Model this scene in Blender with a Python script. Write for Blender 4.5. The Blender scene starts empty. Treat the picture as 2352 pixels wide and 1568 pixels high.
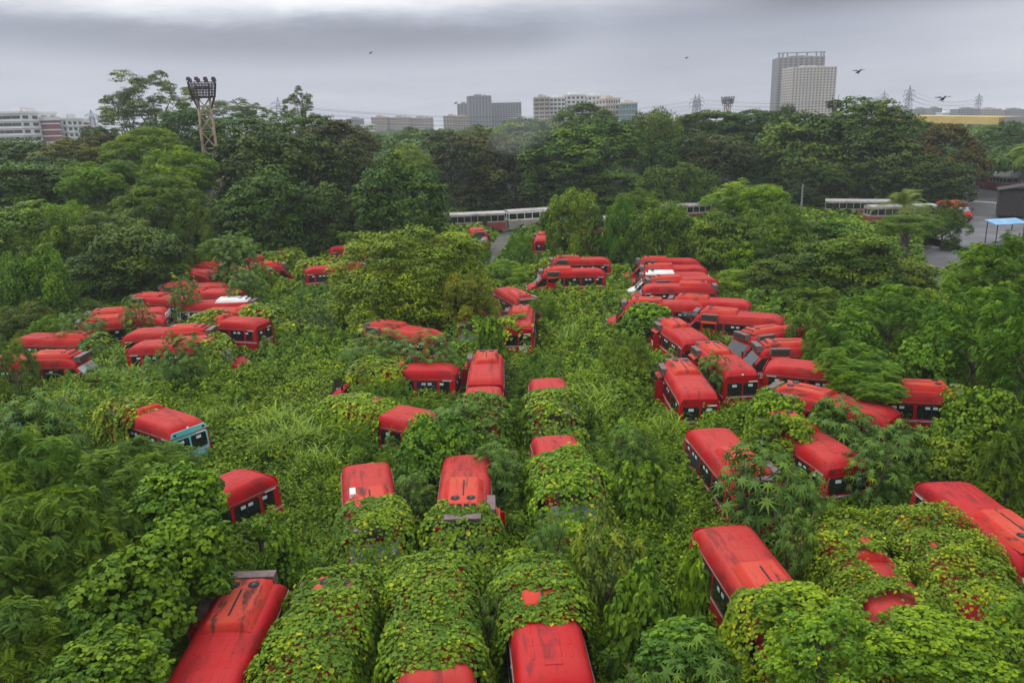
import bpy, math, random
import numpy as np
from mathutils import Vector, Matrix
sc = bpy.context.scene
C = sc.collection
PI = math.pi

# ------------------------------------------------------------ camera
FPX, CU, CV = 1829.0, 1176.0, 784.0          # focal length and centre, in units of a 2352 px wide picture
PITCH, ROLL, CAMH = math.radians(15.1), math.radians(1.5), 15.0
FWD = Vector((0, math.cos(PITCH), -math.sin(PITCH)))
R0, U0 = Vector((1, 0, 0)), Vector((0, math.sin(PITCH), math.cos(PITCH)))
RIGHT = R0 * math.cos(ROLL) - U0 * math.sin(ROLL)
UP = U0 * math.cos(ROLL) + R0 * math.sin(ROLL)
cam = bpy.data.objects.new('camera', bpy.data.cameras.new('camera'))
C.objects.link(cam)
cam.data.sensor_width = 36.0
cam.data.lens = FPX / 2352 * 36
cam.data.clip_start = 0.1
cam.data.clip_end = 9000
mw = Matrix.Identity(4)
for i in range(3):
    mw[i][0] = RIGHT[i]; mw[i][1] = UP[i]; mw[i][2] = -FWD[i]
mw.translation = Vector((0, 0, CAMH))
cam.matrix_world = mw
sc.camera = cam

def ray(u, v):
    return FWD * FPX + RIGHT * (u - CU) - UP * (v - CV)
def at_z(u, v, z):
    d = ray(u, v); t = (z - CAMH) / d.z
    return Vector((d.x * t, d.y * t, z))
def at_d(u, v, dist):
    d = ray(u, v); t = dist / d.y
    return Vector((d.x * t, d.y * t, CAMH + d.z * t))
def pxm(dist):
    return dist / FPX                          # metres per picture unit at that distance

# ------------------------------------------------------------ world: overcast monsoon sky
world = bpy.data.worlds.new('World'); sc.world = world; world.use_nodes = True
nt = world.node_tree; nt.nodes.clear()
class NB:
    def __init__(s, nt): s.nt = nt
    def n(s, t, **k):
        o = s.nt.nodes.new(t)
        for a, b in k.items(): setattr(o, a, b)
        return o
    def link(s, a, b): s.nt.links.new(a, b)
    def put(s, x, sock):
        if isinstance(x, bpy.types.NodeSocket): s.link(x, sock)
        else: sock.default_value = x
    def math(s, op, a, b=0.0, c=0.0, clamp=False):
        m = s.n('ShaderNodeMath', operation=op, use_clamp=clamp)
        s.put(a, m.inputs[0]); s.put(b, m.inputs[1]); s.put(c, m.inputs[2])
        return m.outputs[0]
    def sstep(s, x, lo, hi, a=0.0, b=1.0):
        m = s.n('ShaderNodeMapRange', interpolation_type='SMOOTHSTEP')
        s.put(x, m.inputs[0]); m.inputs[1].default_value = lo; m.inputs[2].default_value = hi
        m.inputs[3].default_value = a; m.inputs[4].default_value = b
        return m.outputs[0]
    def mix(s, f, a, b, blend='MIX'):
        m = s.n('ShaderNodeMix', data_type='RGBA', blend_type=blend)
        s.put(f, m.inputs[0])
        for x, i in ((a, 6), (b, 7)):
            if isinstance(x, (tuple, list)): x = (*x[:3], 1)
            s.put(x, m.inputs[i])
        return m.outputs[2]
    def noise(s, vec, scale, detail=3, rough=.5, dist=0.0):
        m = s.n('ShaderNodeTexNoise')
        if vec is not None: s.link(vec, m.inputs['Vector'])
        m.inputs['Scale'].default_value = scale; m.inputs['Detail'].default_value = detail
        m.inputs['Roughness'].default_value = rough; m.inputs['Distortion'].default_value = dist
        return m.outputs[0]
b = NB(nt)
tc = b.n('ShaderNodeTexCoord'); sep = b.n('ShaderNodeSeparateXYZ'); b.link(tc.outputs['Generated'], sep.inputs[0])
X, Y, Z = sep.outputs
zz = b.math('ADD', b.math('MAXIMUM', Z, 0.0), 0.10)
cmb = b.n('ShaderNodeCombineXYZ')
b.link(b.math('DIVIDE', X, zz), cmb.inputs[0]); b.link(b.math('DIVIDE', Y, zz), cmb.inputs[1])
n1 = b.noise(cmb.outputs[0], 0.55, 4, .5, .6)
n2 = b.noise(cmb.outputs[0], 1.6, 4, .55, .4)
n3 = b.noise(cmb.outputs[0], 5.0, 5, .6, .3)
nn = b.math('ADD', b.math('ADD', b.math('MULTIPLY', b.math('SUBTRACT', n1, .5), .70), b.math('MULTIPLY', b.math('SUBTRACT', n2, .5), .40)), b.math('MULTIPLY', b.math('SUBTRACT', n3, .5), .22))
zw = b.math('ADD', Z, b.math('MULTIPLY', nn, .040))             # warped elevation
# dark belly of cloud crossing the sky, a bright break high on the left
zb = b.math('ADD', b.sstep(X, -.62, -.30, .118, .102), b.sstep(X, -.15, .45, 0, .036))
dz_ = b.math('SUBTRACT', zw, zb)
band = b.math('MULTIPLY', b.sstep(dz_, -.040, -.002), b.sstep(dz_, .002, .050, 1.0, 0.0))
band = b.math('MULTIPLY', band, b.math('ADD', b.sstep(X, -.66, -.28, .55, 1.0), b.math('MULTIPLY', b.math('MULTIPLY', b.sstep(X, .02, .12), b.sstep(X, .22, .34, 1, 0)), -.75)))
brk = b.math('MULTIPLY', b.sstep(zw, .106, .150), b.sstep(X, .20, -.25, .35, 1.0))
brk = b.math('MULTIPLY', brk, b.sstep(X, .16, .34, 1, 0))
brk2 = b.math('MULTIPLY', b.sstep(X, .42, .60, 0, .22), b.sstep(Z, .10, .13, 1.0, .5))
low = b.math('MULTIPLY', b.math('MULTIPLY', b.sstep(X, .06, .2), b.sstep(X, .34, .50, 1, 0)), b.sstep(zw, .03, .09, .3, 1))
lum = b.math('ADD', .61, b.math('MULTIPLY', nn, .26))
lum = b.math('SUBTRACT', lum, b.math('MULTIPLY', band, .235))
lum = b.math('SUBTRACT', lum, b.math('MULTIPLY', low, .10))
lum = b.math('ADD', lum, b.math('MULTIPLY', b.math('ADD', brk, brk2), .58))
lum = b.math('SUBTRACT', lum, b.sstep(Z, .0, .10, .0, .05))
high = b.sstep(Z, .17, .55)
lum = b.math('ADD', lum, b.math('MULTIPLY', high, .85))
col = b.mix(b.sstep(lum, .35, .95), (.785, .815, 1.0), (.94, .96, 1.0))
sv = b.n('ShaderNodeVectorMath', operation='SCALE'); b.link(col, sv.inputs[0]); b.link(lum, sv.inputs['Scale'])
bg = b.n('ShaderNodeBackground'); b.link(sv.outputs[0], bg.inputs[0]); bg.inputs[1].default_value = 0.98
sky = b.n('ShaderNodeTexSky', sky_type='NISHITA', sun_disc=False)
SUN_EL, SUN_AZ = math.radians(52), math.radians(-50)            # azimuth from +Y towards +X
sky.sun_elevation = SUN_EL; sky.sun_rotation = SUN_AZ
bg2 = b.n('ShaderNodeBackground'); b.link(sky.outputs[0], bg2.inputs[0]); bg2.inputs[1].default_value = 0.006
add = b.n('ShaderNodeAddShader'); b.link(bg.outputs[0], add.inputs[0]); b.link(bg2.outputs[0], add.inputs[1])
wo = b.n('ShaderNodeOutputWorld'); b.link(add.outputs[0], wo.inputs[0])

sun = bpy.data.objects.new('sun', bpy.data.lights.new('sun', 'SUN')); C.objects.link(sun)
sun.data.energy = 1.0; sun.data.angle = math.radians(25); sun.data.color = (1, .97, .92)
sd = Vector((math.sin(SUN_AZ) * math.cos(SUN_EL), math.cos(SUN_AZ) * math.cos(SUN_EL), math.sin(SUN_EL)))
sun.rotation_euler = sd.to_track_quat('Z', 'Y').to_euler()
sc.view_settings.view_transform = 'Standard'; sc.view_settings.look = 'None'
sc.view_settings.gamma = 1.0; sc.view_settings.exposure = 0.0; sc.view_settings.use_curve_mapping = False
sc.cycles.max_bounces = 6; sc.cycles.diffuse_bounces = 3; sc.cycles.transmission_bounces = 3
sc.cycles.volume_bounces = 1; sc.cycles.transparent_max_bounces = 6

# ------------------------------------------------------------ helpers
def tag(o, label=None, cat=None, group=None, kind=None):
    if label: o['label'] = label
    if cat: o['category'] = cat
    if group: o['group'] = group
    if kind: o['kind'] = kind
    return o
def empty(name, loc=(0, 0, 0), rz=0.0):
    o = bpy.data.objects.new(name, None); C.objects.link(o); o.location = loc
    o.rotation_euler = (0, 0, rz); o.empty_display_size = .3
    return o
def link(name, me, parent=None, loc=None):
    o = bpy.data.objects.new(name, me); C.objects.link(o)
    if parent is not None: o.parent = parent
    if loc is not None: o.location = loc
    return o
class MB:
    """collects plain shapes; mesh() makes one mesh of them"""
    def __init__(s): s.v = []; s.f = []; s.m = []; s.mi = 0
    def add(s, vs, fs):
        k = len(s.v); s.v += [tuple(p) for p in vs]
        s.f += [tuple(i + k for i in f) for f in fs]; s.m += [s.mi] * len(fs); return s
    def box(s, x0, x1, y0, y1, z0, z1, tap=0.0):
        t = tap
        vs = [(x0, y0, z0), (x1, y0, z0), (x1, y1, z0), (x0, y1, z0),
              (x0 + t, y0 + t, z1), (x1 - t, y0 + t, z1), (x1 - t, y1 - t, z1), (x0 + t, y1 - t, z1)]
        return s.add(vs, [(3, 2, 1, 0), (4, 5, 6, 7), (0, 1, 5, 4), (1, 2, 6, 5), (2, 3, 7, 6), (3, 0, 4, 7)])
    def bar(s, a, b_, w, h=None):
        a = Vector(a); b_ = Vector(b_); d = b_ - a
        if d.length < 1e-6: return s
        d.normalize(); h = h or w
        side = d.cross(Vector((0, 0, 1)))
        if side.length < 1e-3: side = Vector((1, 0, 0))
        side.normalize(); up = side.cross(d)
        vs = []
        for p in (a, b_):
            for sx, sy in ((-1, -1), (1, -1), (1, 1), (-1, 1)):
                vs.append(p + side * (sx * w / 2) + up * (sy * h / 2))
        return s.add(vs, [(0, 1, 2, 3), (7, 6, 5, 4), (0, 4, 5, 1), (1, 5, 6, 2), (2, 6, 7, 3), (3, 7, 4, 0)])
    def tube(s, pts, radii, n=8):
        rings = []
        k = 0; vs = []; fs = []
        for i, p in enumerate(pts):
            p = Vector(p)
            d = (Vector(pts[min(i + 1, len(pts) - 1)]) - Vector(pts[max(i - 1, 0)])).normalized()
            a = d.cross(Vector((.3, .9, .1))).normalized(); c = d.cross(a)
            for j in range(n):
                t = 2 * PI * j / n
                vs.append(p + (a * math.cos(t) + c * math.sin(t)) * radii[i])
        for i in range(len(pts) - 1):
            for j in range(n):
                a0 = i * n + j; a1 = i * n + (j + 1) % n
                fs.append((a0, a1, a1 + n, a0 + n))
        fs.append(tuple(range(n - 1, -1, -1))); m = (len(pts) - 1) * n; fs.append(tuple(range(m, m + n)))
        return s.add(vs, fs)
    def loft(s, secs, cap=True):
        n = len(secs[0]); vs = [p for q in secs for p in q]; fs = []
        for i in range(len(secs) - 1):
            for j in range(n - 1):
                a = i * n + j; fs.append((a, a + 1, a + n + 1, a + n))
        if cap:
            fs.append(tuple(range(n - 1, -1, -1))); k = (len(secs) - 1) * n; fs.append(tuple(range(k, k + n)))
        return s.add(vs, fs)
    def cyl(s, c, r, h, axis='z', n=20):
        ax = {'x': Vector((1, 0, 0)), 'y': Vector((0, 1, 0)), 'z': Vector((0, 0, 1))}[axis]
        c = Vector(c)
        return s.tube([c - ax * h / 2, c + ax * h / 2], [r, r], n)
    def slab(s, poly, nrm, th):
        """a flat polygon given thickness th along nrm"""
        n = len(poly); nv = Vector(nrm) * th
        vs = [Vector(p) for p in poly] + [Vector(p) + nv for p in poly]
        fs = [tuple(range(n - 1, -1, -1)), tuple(range(n, 2 * n))]
        fs += [(i, (i + 1) % n, (i + 1) % n + n, i + n) for i in range(n)]
        return s.add(vs, fs)
    def mesh(s, name, mats, smooth=False, angle=None):
        me = bpy.data.meshes.new(name); me.from_pydata(s.v, [], s.f)
        if not isinstance(mats, (list, tuple)): mats = [mats]
        for m in mats: me.materials.append(m)
        if len(mats) > 1: me.polygons.foreach_set('material_index', s.m)
        if smooth: me.polygons.foreach_set('use_smooth', [True] * len(me.polygons))
        me.update()
        if smooth and angle is not None: me.set_sharp_from_angle(angle=math.radians(angle))
        return me

# ------------------------------------------------------------ materials
def newmat(name):
    m = bpy.data.materials.new(name); m.use_nodes = True; m.node_tree.nodes.clear()
    return m, NB(m.node_tree)
def finish(m, b, color, rough=.6, metal=0.0, spec=.5, bump=None, bstr=.3, bdist=.02, extra=None):
    p = b.n('ShaderNodeBsdfPrincipled')
    if isinstance(color, (tuple, list)): color = (*color[:3], 1)
    b.put(color, p.inputs['Base Color']); b.put(rough, p.inputs['Roughness'])
    p.inputs['Metallic'].default_value = metal; p.inputs['Specular IOR Level'].default_value = spec
    if bump is not None:
        bn = b.n('ShaderNodeBump'); bn.inputs['Strength'].default_value = bstr; bn.inputs['Distance'].default_value = bdist
        b.link(bump, bn.inputs['Height']); b.link(bn.outputs[0], p.inputs['Normal'])
    o = b.n('ShaderNodeOutputMaterial'); b.link(p.outputs[0], o.inputs[0])
    return m
def coords(b, kind='Object'):
    return b.n('ShaderNodeTexCoord').outputs[kind]
def paint(name, base, faded, dirt=(.045, .035, .03), stain=.5, rough=.42, spec=.5, dust=None):
    """old vehicle paint: chalky fading in soft patches, streaks and black mould stains"""
    m, b = newmat(name)
    oi = b.n('ShaderNodeObjectInfo'); co = coords(b)
    off = b.n('ShaderNodeVectorMath', operation='ADD'); b.link(co, off.inputs[0])
    sc_ = b.n('ShaderNodeVectorMath', operation='SCALE'); b.link(oi.outputs['Location'], sc_.inputs[0]); sc_.inputs['Scale'].default_value = 1.73
    b.link(sc_.outputs[0], off.inputs[1]); v = off.outputs[0]
    mp = b.n('ShaderNodeMapping'); b.link(v, mp.inputs[0]); mp.inputs['Scale'].default_value = (.35, 1.6, .5)
    f = b.sstep(b.noise(v, .8, 4, .6), .34, .66)
    c = b.mix(f, base, faded)
    if dust:                                                     # chalky bloom and dust that lies on the level top skin
        sx = b.n('ShaderNodeSeparateXYZ'); b.link(coords(b, 'Normal'), sx.inputs[0])
        top = b.math('MULTIPLY', b.sstep(sx.outputs[2], .80, .985), b.sstep(b.noise(v, .55, 5, .65), .28, .62, .25, 1.0))
        c = b.mix(b.math('MULTIPLY', top, dust[3]), c, dust[:3])
    st = b.sstep(b.noise(mp.outputs[0], 1.9, 6, .70, .3), .50, .64, 0, stain)
    sp = b.sstep(b.noise(v, 14, 3, .6), .56, .68, 0, stain * .5)
    c = b.mix(b.math('MAXIMUM', st, b.math('MULTIPLY', sp, b.sstep(b.noise(v, 1.1, 3, .5), .42, .62))), c, dirt)
    r = b.math('ADD', rough, b.math('MULTIPLY', f, .22))
    return finish(m, b, c, r, spec=spec, bump=b.noise(v, 3, 2), bstr=.12, bdist=.03)
def plain(name, base, var=.15, rough=.6, scale=4.0, metal=0.0, spec=.5, kind='Object'):
    m, b = newmat(name); co = coords(b, kind)
    n = b.noise(co, scale, 4, .6)
    lo = [c * (1 - var) for c in base]; hi = [min(1, c * (1 + var)) for c in base]
    return finish(m, b, b.mix(b.sstep(n, .3, .7), lo, hi), rough, metal, spec, bump=b.noise(co, scale * 4, 2), bstr=.1)
M = {}
M['red'] = paint('red_bus_paint', (.40, .003, .006), (.36, .009, .012), stain=.3, rough=.42, spec=.18)
M['roof'] = paint('faded_red_roof_paint', (.38, .007, .011), (.42, .034, .028), dirt=(.09, .022, .02), stain=.58, rough=.55, spec=.13, dust=(.42, .070, .055, .50))
M['roofclean'] = paint('red_roof_paint', (.41, .004, .007), (.39, .012, .015), dirt=(.10, .015, .015), stain=.6, rough=.42, spec=.15, dust=(.42, .040, .035, .45))
M['unit'] = paint('orange_red_unit_plastic', (.48, .016, .010), (.47, .050, .030), dirt=(.05, .022, .02), stain=.85, rough=.55, spec=.15, dust=(.52, .10, .06, .55))
M['white'] = paint('white_bus_paint', (.72, .71, .69), (.60, .58, .55), dirt=(.25, .2, .17), stain=.4)
M['turq'] = paint('turquoise_bus_paint', (.10, .46, .48), (.26, .58, .60), dirt=(.1, .2, .2), stain=.35)
M['box'] = plain('grey_brown_board_casing', (.13, .085, .08), .3, .6, 5)
M['boxface'] = plain('dead_display_panel', (.05, .045, .035), .3, .35, 12)
M['dark'] = plain('dark_opening', (.010, .010, .011), .3, .8)
M['rubber'] = plain('black_rubber', (.02, .02, .02), .3, .8)
M['gutter'] = plain('dull_tan_gutter', (.20, .11, .085), .3, .7)
M['silver'] = plain('grey_vinyl_stripe', (.36, .36, .38), .25, .5)
M['sticker'] = plain('pale_sticker_paper', (.46, .56, .58), .1, .6)
M['cream'] = plain('cream_lettering', (.80, .72, .66), .1, .6)
M['yellow'] = plain('yellow_reflective', (.75, .5, .03), .1, .5); M['notice'] = plain('white_notice', (.78, .80, .82), .06, .6)
M['steel'] = plain('dull_steel', (.30, .29, .28), .2, .5, metal=.6)
def glass(name, col, rough=.12):
    m, b = newmat(name); co = coords(b)
    n = b.noise(co, 1.6, 4, .6)
    return finish(m, b, b.mix(b.sstep(n, .35, .75), col, [c * 2.6 + .004 for c in col]), rough, spec=.55)
M['glass'] = glass('dusty_dark_window', (.007, .009, .010), .16)
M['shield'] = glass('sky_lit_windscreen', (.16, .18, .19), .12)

def foliage(name, spec=.12, transl=.14, rough=.5):
    m, b = newmat(name)
    at = b.n('ShaderNodeAttribute', attribute_name='tint'); oi = b.n('ShaderNodeObjectInfo')
    cr = b.n('ShaderNodeValToRGB'); b.link(at.outputs['Fac'], cr.inputs[0])
    e = cr.color_ramp.elements
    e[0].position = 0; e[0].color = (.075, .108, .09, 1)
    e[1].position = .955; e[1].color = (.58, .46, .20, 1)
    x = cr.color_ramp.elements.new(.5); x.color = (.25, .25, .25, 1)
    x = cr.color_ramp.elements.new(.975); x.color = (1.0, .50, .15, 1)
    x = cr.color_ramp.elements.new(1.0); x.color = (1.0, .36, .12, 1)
    c = b.mix(1.0, oi.outputs['Color'], cr.outputs[0], 'MULTIPLY')
    s4 = b.n('ShaderNodeVectorMath', operation='MULTIPLY'); b.link(c, s4.inputs[0]); s4.inputs[1].default_value = (4.75, 4.85, 2.1)
    p = b.n('ShaderNodeBsdfPrincipled'); b.link(s4.outputs[0], p.inputs['Base Color'])
    p.inputs['Roughness'].default_value = rough; p.inputs['Specular IOR Level'].default_value = spec
    t = b.n('ShaderNodeBsdfTranslucent')
    tcv = b.n('ShaderNodeVectorMath', operation='MULTIPLY'); b.link(s4.outputs[0], tcv.inputs[0]); tcv.inputs[1].default_value = (1.3, 1.5, .6)
    b.link(tcv.outputs[0], t.inputs[0])
    mx = b.n('ShaderNodeMixShader'); mx.inputs[0].default_value = transl
    b.link(p.outputs[0], mx.inputs[1]); b.link(t.outputs[0], mx.inputs[2])
    o = b.n('ShaderNodeOutputMaterial'); b.link(mx.outputs[0], o.inputs[0])
    return m
M['leaf'] = foliage('green_leaves')
M['bark'] = plain('grey_brown_bark', (.11, .085, .065), .35, .9, 3)
M['twig'] = plain('brown_stems', (.10, .06, .035), .3, .9)
# ------------------------------------------------------------ leaf-by-leaf foliage in numpy
def rngs(seed): return np.random.default_rng(seed)
def _h(ix, iy, iz, seed):
    h = (ix.astype(np.int64) * 374761393 + iy.astype(np.int64) * 668265263 + iz.astype(np.int64) * 1440662683 + seed * 974634777) & 0xffffffff
    h = ((h ^ (h >> 13)) * 1274126177) & 0xffffffff
    h = h ^ (h >> 16)
    return (h & 0xffff) / 65535.0
def vnoise(p, scale, seed=0):
    """smooth value noise 0..1 at points p (N,3), feature size = scale"""
    q = np.asarray(p, float) / scale; i = np.floor(q).astype(np.int64); f = q - i; f = f * f * (3 - 2 * f)
    r = 0
    for dx in (0, 1):
        for dy in (0, 1):
            for dz in (0, 1):
                w = (f[:, 0] if dx else 1 - f[:, 0]) * (f[:, 1] if dy else 1 - f[:, 1]) * (f[:, 2] if dz else 1 - f[:, 2])
                r = r + w * _h(i[:, 0] + dx, i[:, 1] + dy, i[:, 2] + dz, seed)
    return r
def vn2(x, y, scale, seed=0):
    return vnoise(np.stack([x, y, np.zeros_like(x)], 1), scale, seed)
def unit(a):
    return a / np.maximum(np.linalg.norm(a, axis=1, keepdims=True), 1e-9)

# leaf shapes: x across, y from stalk to tip, z along the leaf's normal; unit length
HEART = (np.array([(0, .04, 0), (.46, .0, .08), (.46, .55, .07), (0, 1, -.12), (-.46, .55, .07), (-.46, .0, .08)], float),
         np.array([(0, 1, 2, 3), (0, 3, 4, 5)]))
OVAL = (np.array([(0, 0, 0), (.27, .45, .06), (0, 1, -.1), (-.27, .45, .06)], float), np.array([(0, 1, 2, 3)]))
TUFT = (np.array([(0, 0, 0), (.42, .40, .10), (0, 1, -.12), (-.42, .45, .08)], float), np.array([(0, 1, 2, 3)]))
def _palm():
    V = [(0, 0, .03)]; Q = []
    n = 8; tips = []; vals = []
    for i in range(n):
        a = math.radians(-150 + 300 * i / (n - 1)) + PI / 2
        L = .55 + .45 * math.cos((a - PI / 2) * .5)
        V.append((L * math.cos(a), L * math.sin(a), -.22 * L))
    for i in range(n + 1):
        a = math.radians(-150 + 300 * (i - .5) / (n - 1)) + PI / 2
        V.append((.27 * math.cos(a), .27 * math.sin(a), .02))
    for i in range(n): Q.append((0, 9 + i, 1 + i, 10 + i))
    return np.array(V, float), np.array(Q)
PALMATE = _palm()
def _frond(k=6):
    V = []; Q = []
    for i in range(k):
        y = .12 + .8 * i / k; z = -.35 * y * y
        for s in (-1, 1):
            L = .34 * (1 - .45 * abs(y - .45)); w = .062; n = len(V)
            V += [(0, y, z), (s * L * .5, y + .05 - w, z - .02), (s * L, y + .12, z - .10), (s * L * .5, y + .05 + w, z + .01)]
            Q.append((n, n + 1, n + 2, n + 3) if s > 0 else (n, n + 3, n + 2, n + 1))
    return np.array(V, float), np.array(Q)
FROND = _frond()

def leafset(P, N, size, tmpl, rng, tint, tdir=None, tw=0.0):
    """one leaf of shape tmpl at every point P facing N; tdir pulls the leaf tips that way"""
    n = len(P)
    if n == 0: return (np.zeros((0, 3)), np.zeros((0, 4), int), np.zeros(0))
    N = unit(N); r = rng.normal(size=(n, 3))
    if tdir is not None: r = r * (1 - tw) + np.asarray(tdir, float) * tw * 1.6
    T = unit(r - N * (r * N).sum(1, keepdims=True)); B = np.cross(T, N)
    size = np.broadcast_to(np.asarray(size, float), (n,))[:, None, None]
    tv, tq = tmpl
    V = P[:, None, :] + size * (tv[None, :, 0:1] * B[:, None, :] + tv[None, :, 1:2] * T[:, None, :] + tv[None, :, 2:3] * N[:, None, :])
    k = len(tv)
    Qd = (np.arange(n)[:, None, None] * k + tq[None]).reshape(-1, 4)
    return V.reshape(-1, 3), Qd, np.repeat(tint, len(tq))
def join(parts):
    V = []; Q = []; T = []; k = 0
    for v, q, t in parts:
        V.append(v); Q.append(q + k); T.append(t); k += len(v)
    return np.concatenate(V), np.concatenate(Q), np.concatenate(T)
def quadmesh(name, V, Q, T, mat):
    me = bpy.data.meshes.new(name)
    me.vertices.add(len(V)); me.vertices.foreach_set('co', V.astype(np.float32).ravel())
    me.loops.add(Q.size); me.polygons.add(len(Q))
    me.loops.foreach_set('vertex_index', Q.astype(np.int32).ravel())
    me.polygons.foreach_set('loop_start', np.arange(0, Q.size, 4, dtype=np.int32))
    me.polygons.foreach_set('loop_total', np.full(len(Q), 4, np.int32))
    at = me.attributes.new('tint', 'FLOAT', 'FACE'); at.data.foreach_set('value', T.astype(np.float32))
    me.materials.append(mat); me.update(calc_edges=True)
    return me

# ------------------------------------------------------------ tree crowns (unit radius, centre at the origin)
def sph(rng, n, zmin=-1.0):
    z = rng.uniform(zmin, 1, n); a = rng.uniform(0, 2 * PI, n); r = np.sqrt(1 - z * z)
    return np.stack([r * np.cos(a), r * np.sin(a), z], 1)
def crown(seed, lobes=16, lr=(.30, .46), clumps=24, cr=.14, leaves=26, leaf=.055, spread=.66, zmin=-.85,
          shape='tuft', flat=1.0, droop=0.0, upw=.6, yellow=0.0, airy=0.0):
    g = rngs(seed); parts = []
    k = np.arange(lobes) + .5
    z = 1 - (1 - zmin) * k / lobes; a = 2.39996 * k * 1.0 + seed
    dirs = np.stack([np.sqrt(np.maximum(0, 1 - z * z)) * np.cos(a), np.sqrt(np.maximum(0, 1 - z * z)) * np.sin(a), z], 1)
    dirs = unit(dirs + g.normal(size=dirs.shape) * .16)
    Lc = dirs * (spread * g.uniform(.78, 1.18 + airy, lobes))[:, None]
    Lr = g.uniform(lr[0], lr[1], lobes)
    Lt = g.uniform(.25, .7, lobes)
    if shape in ('willow',): pass
    P = []; N = []; T = []; S = []
    for i in range(lobes):
        d = sph(g, clumps * 2, -.6)
        d = d[(d * dirs[i]).sum(1) > -.35][:clumps]
        d[:, 2] *= flat
        cc = Lc[i] + d * Lr[i] * g.uniform(.8, 1.08, len(d))[:, None]
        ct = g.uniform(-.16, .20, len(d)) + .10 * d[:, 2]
        for j in range(len(cc)):
            m = leaves
            q = sph(g, m, -.5); rad = cr * g.uniform(.7, 1.3)
            p = cc[j] + q * rad * np.array([1.15, 1.15, .6]) * (g.uniform(.25, 1, m) ** .5)[:, None]
            if droop > 0:
                p[:, 2] -= droop * g.uniform(0, 1, m) ** 1.3 * (.5 + .5 * (1 - abs(d[j, 2])))
            P.append(p); N.append(q * .55 + d[j] * .35 + np.array([0, 0, upw]) + g.normal(size=(m, 3)) * .33)
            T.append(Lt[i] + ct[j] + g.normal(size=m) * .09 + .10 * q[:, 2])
    P = np.concatenate(P); N = np.concatenate(N); T = np.clip(np.concatenate(T), .02, .93)
    if yellow > 0:
        hot = (vnoise(P, .22, seed + 5) > .66) & (P[:, 2] > -.1) & (g.random(len(P)) < yellow); T[hot] = .985
    S = leaf * g.uniform(.75, 1.3, len(P))
    if shape == 'frond':
        return leafset(P, N, S * 2.2, FROND, g, T, (0, 0, -.4), .3)
    if shape == 'heart': return leafset(P, N, S * 1.15, HEART, g, T, (0, 0, -1), .6)
    if shape == 'oval': return leafset(P, N, S * 1.5, OVAL, g, T, (0, 0, -1), .35)
    if shape == 'willow': return leafset(P, N, S * 1.6, OVAL, g, T, (0, 0, -1), .85)
    return leafset(P, N, S * 1.25, TUFT, g, T)
CROWNS = {}
def crown_mesh(style, var, lf=None):
    key = (style, var, lf)
    if key in CROWNS: return CROWNS[key]
    s = 11 + var * 7
    p = dict(
        broad=dict(lobes=20, clumps=30, leaves=24, leaf=.052, cr=.12),
        dense=dict(lobes=26, lr=(.24, .36), clumps=24, cr=.105, leaves=26, leaf=.046, spread=.72),
        yellowf=dict(lobes=22, clumps=28, leaves=24, leaf=.050, cr=.12, yellow=.30),
        layer=dict(lobes=24, lr=(.26, .38), clumps=26, flat=.45, leaves=26, leaf=.050, cr=.12, upw=1.0),
        feather=dict(lobes=22, lr=(.22, .36), clumps=24, leaves=20, leaf=.042, cr=.13, shape='frond', spread=.70),
        airy=dict(lobes=26, lr=(.15, .27), clumps=20, cr=.085, leaves=30, leaf=.034, spread=.70, airy=.25, zmin=-.7, shape='oval'),
        vine=dict(lobes=24, lr=(.18, .40), clumps=36, cr=.085, leaves=28, leaf=.040, droop=.26, airy=.2, spread=.72, shape='heart', upw=.35),
        willow=dict(lobes=20, lr=(.22, .36), clumps=26, cr=.10, leaves=30, leaf=.042, droop=.8, shape='willow', upw=.2),
        bushy=dict(lobes=34, lr=(.20, .30), clumps=34, cr=.085, leaves=22, leaf=.034, spread=.76, shape='oval', airy=.12, zmin=-.8, yellow=.02),
        dome=dict(lobes=60, lr=(.20, .28), clumps=36, cr=.080, leaves=22, leaf=.032, spread=.76, shape='oval', airy=.05, zmin=-.7),
        nearf=dict(lobes=34, lr=(.20, .32), clumps=30, cr=.095, leaves=15, leaf=.034, spread=.76, shape='frond', zmin=-.75, upw=.8),
        nearv=dict(lobes=38, lr=(.20, .32), clumps=46, cr=.075, leaves=13, leaf=.046, spread=.72, shape='heart', zmin=-.8, upw=.5),
    )[style]
    if lf is not None:
        k = (p['leaf'] / lf) ** 2; p['leaf'] = lf
        p['clumps'] = max(10, int(p['clumps'] * min(1.6, max(.35, k ** .5)))); p['leaves'] = max(5, int(p['leaves'] * min(3, max(.4, k ** .5))))
    v = crown(s, **p)
    CROWNS[key] = quadmesh('crown_' + style, *v, M['leaf'])
    return CROWNS[key]
def trunk_mesh(h, r, spreadr, g, limbs=5, top=0.0):
    m = MB(); lean = [g.uniform(-.06, .06) * h, g.uniform(-.06, .06) * h]
    p = [(0, 0, -.3), (lean[0] * .3, lean[1] * .3, h * .35), (lean[0], lean[1], h * .72), (lean[0] * .8, lean[1] * .8, h + top)]
    m.tube(p, [r * 1.25, r, r * .72, r * .18], 9)
    for i in range(limbs):
        a = 2 * PI * i / limbs + g.uniform(-.4, .4); z0 = h * g.uniform(.45, .75)
        q = (lean[0] * .8, lean[1] * .8, z0); L = spreadr * g.uniform(.55, .85)
        e = (q[0] + math.cos(a) * L, q[1] + math.sin(a) * L, h * g.uniform(.95, 1.15))
        mid = ((q[0] + e[0]) / 2, (q[1] + e[1]) / 2, (z0 + e[2]) / 2 + .06 * h)
        m.tube([q, mid, e], [r * .45, r * .30, r * .08], 6)
    return m.mesh('trunk', M['bark'], True)
TREES = []
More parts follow.
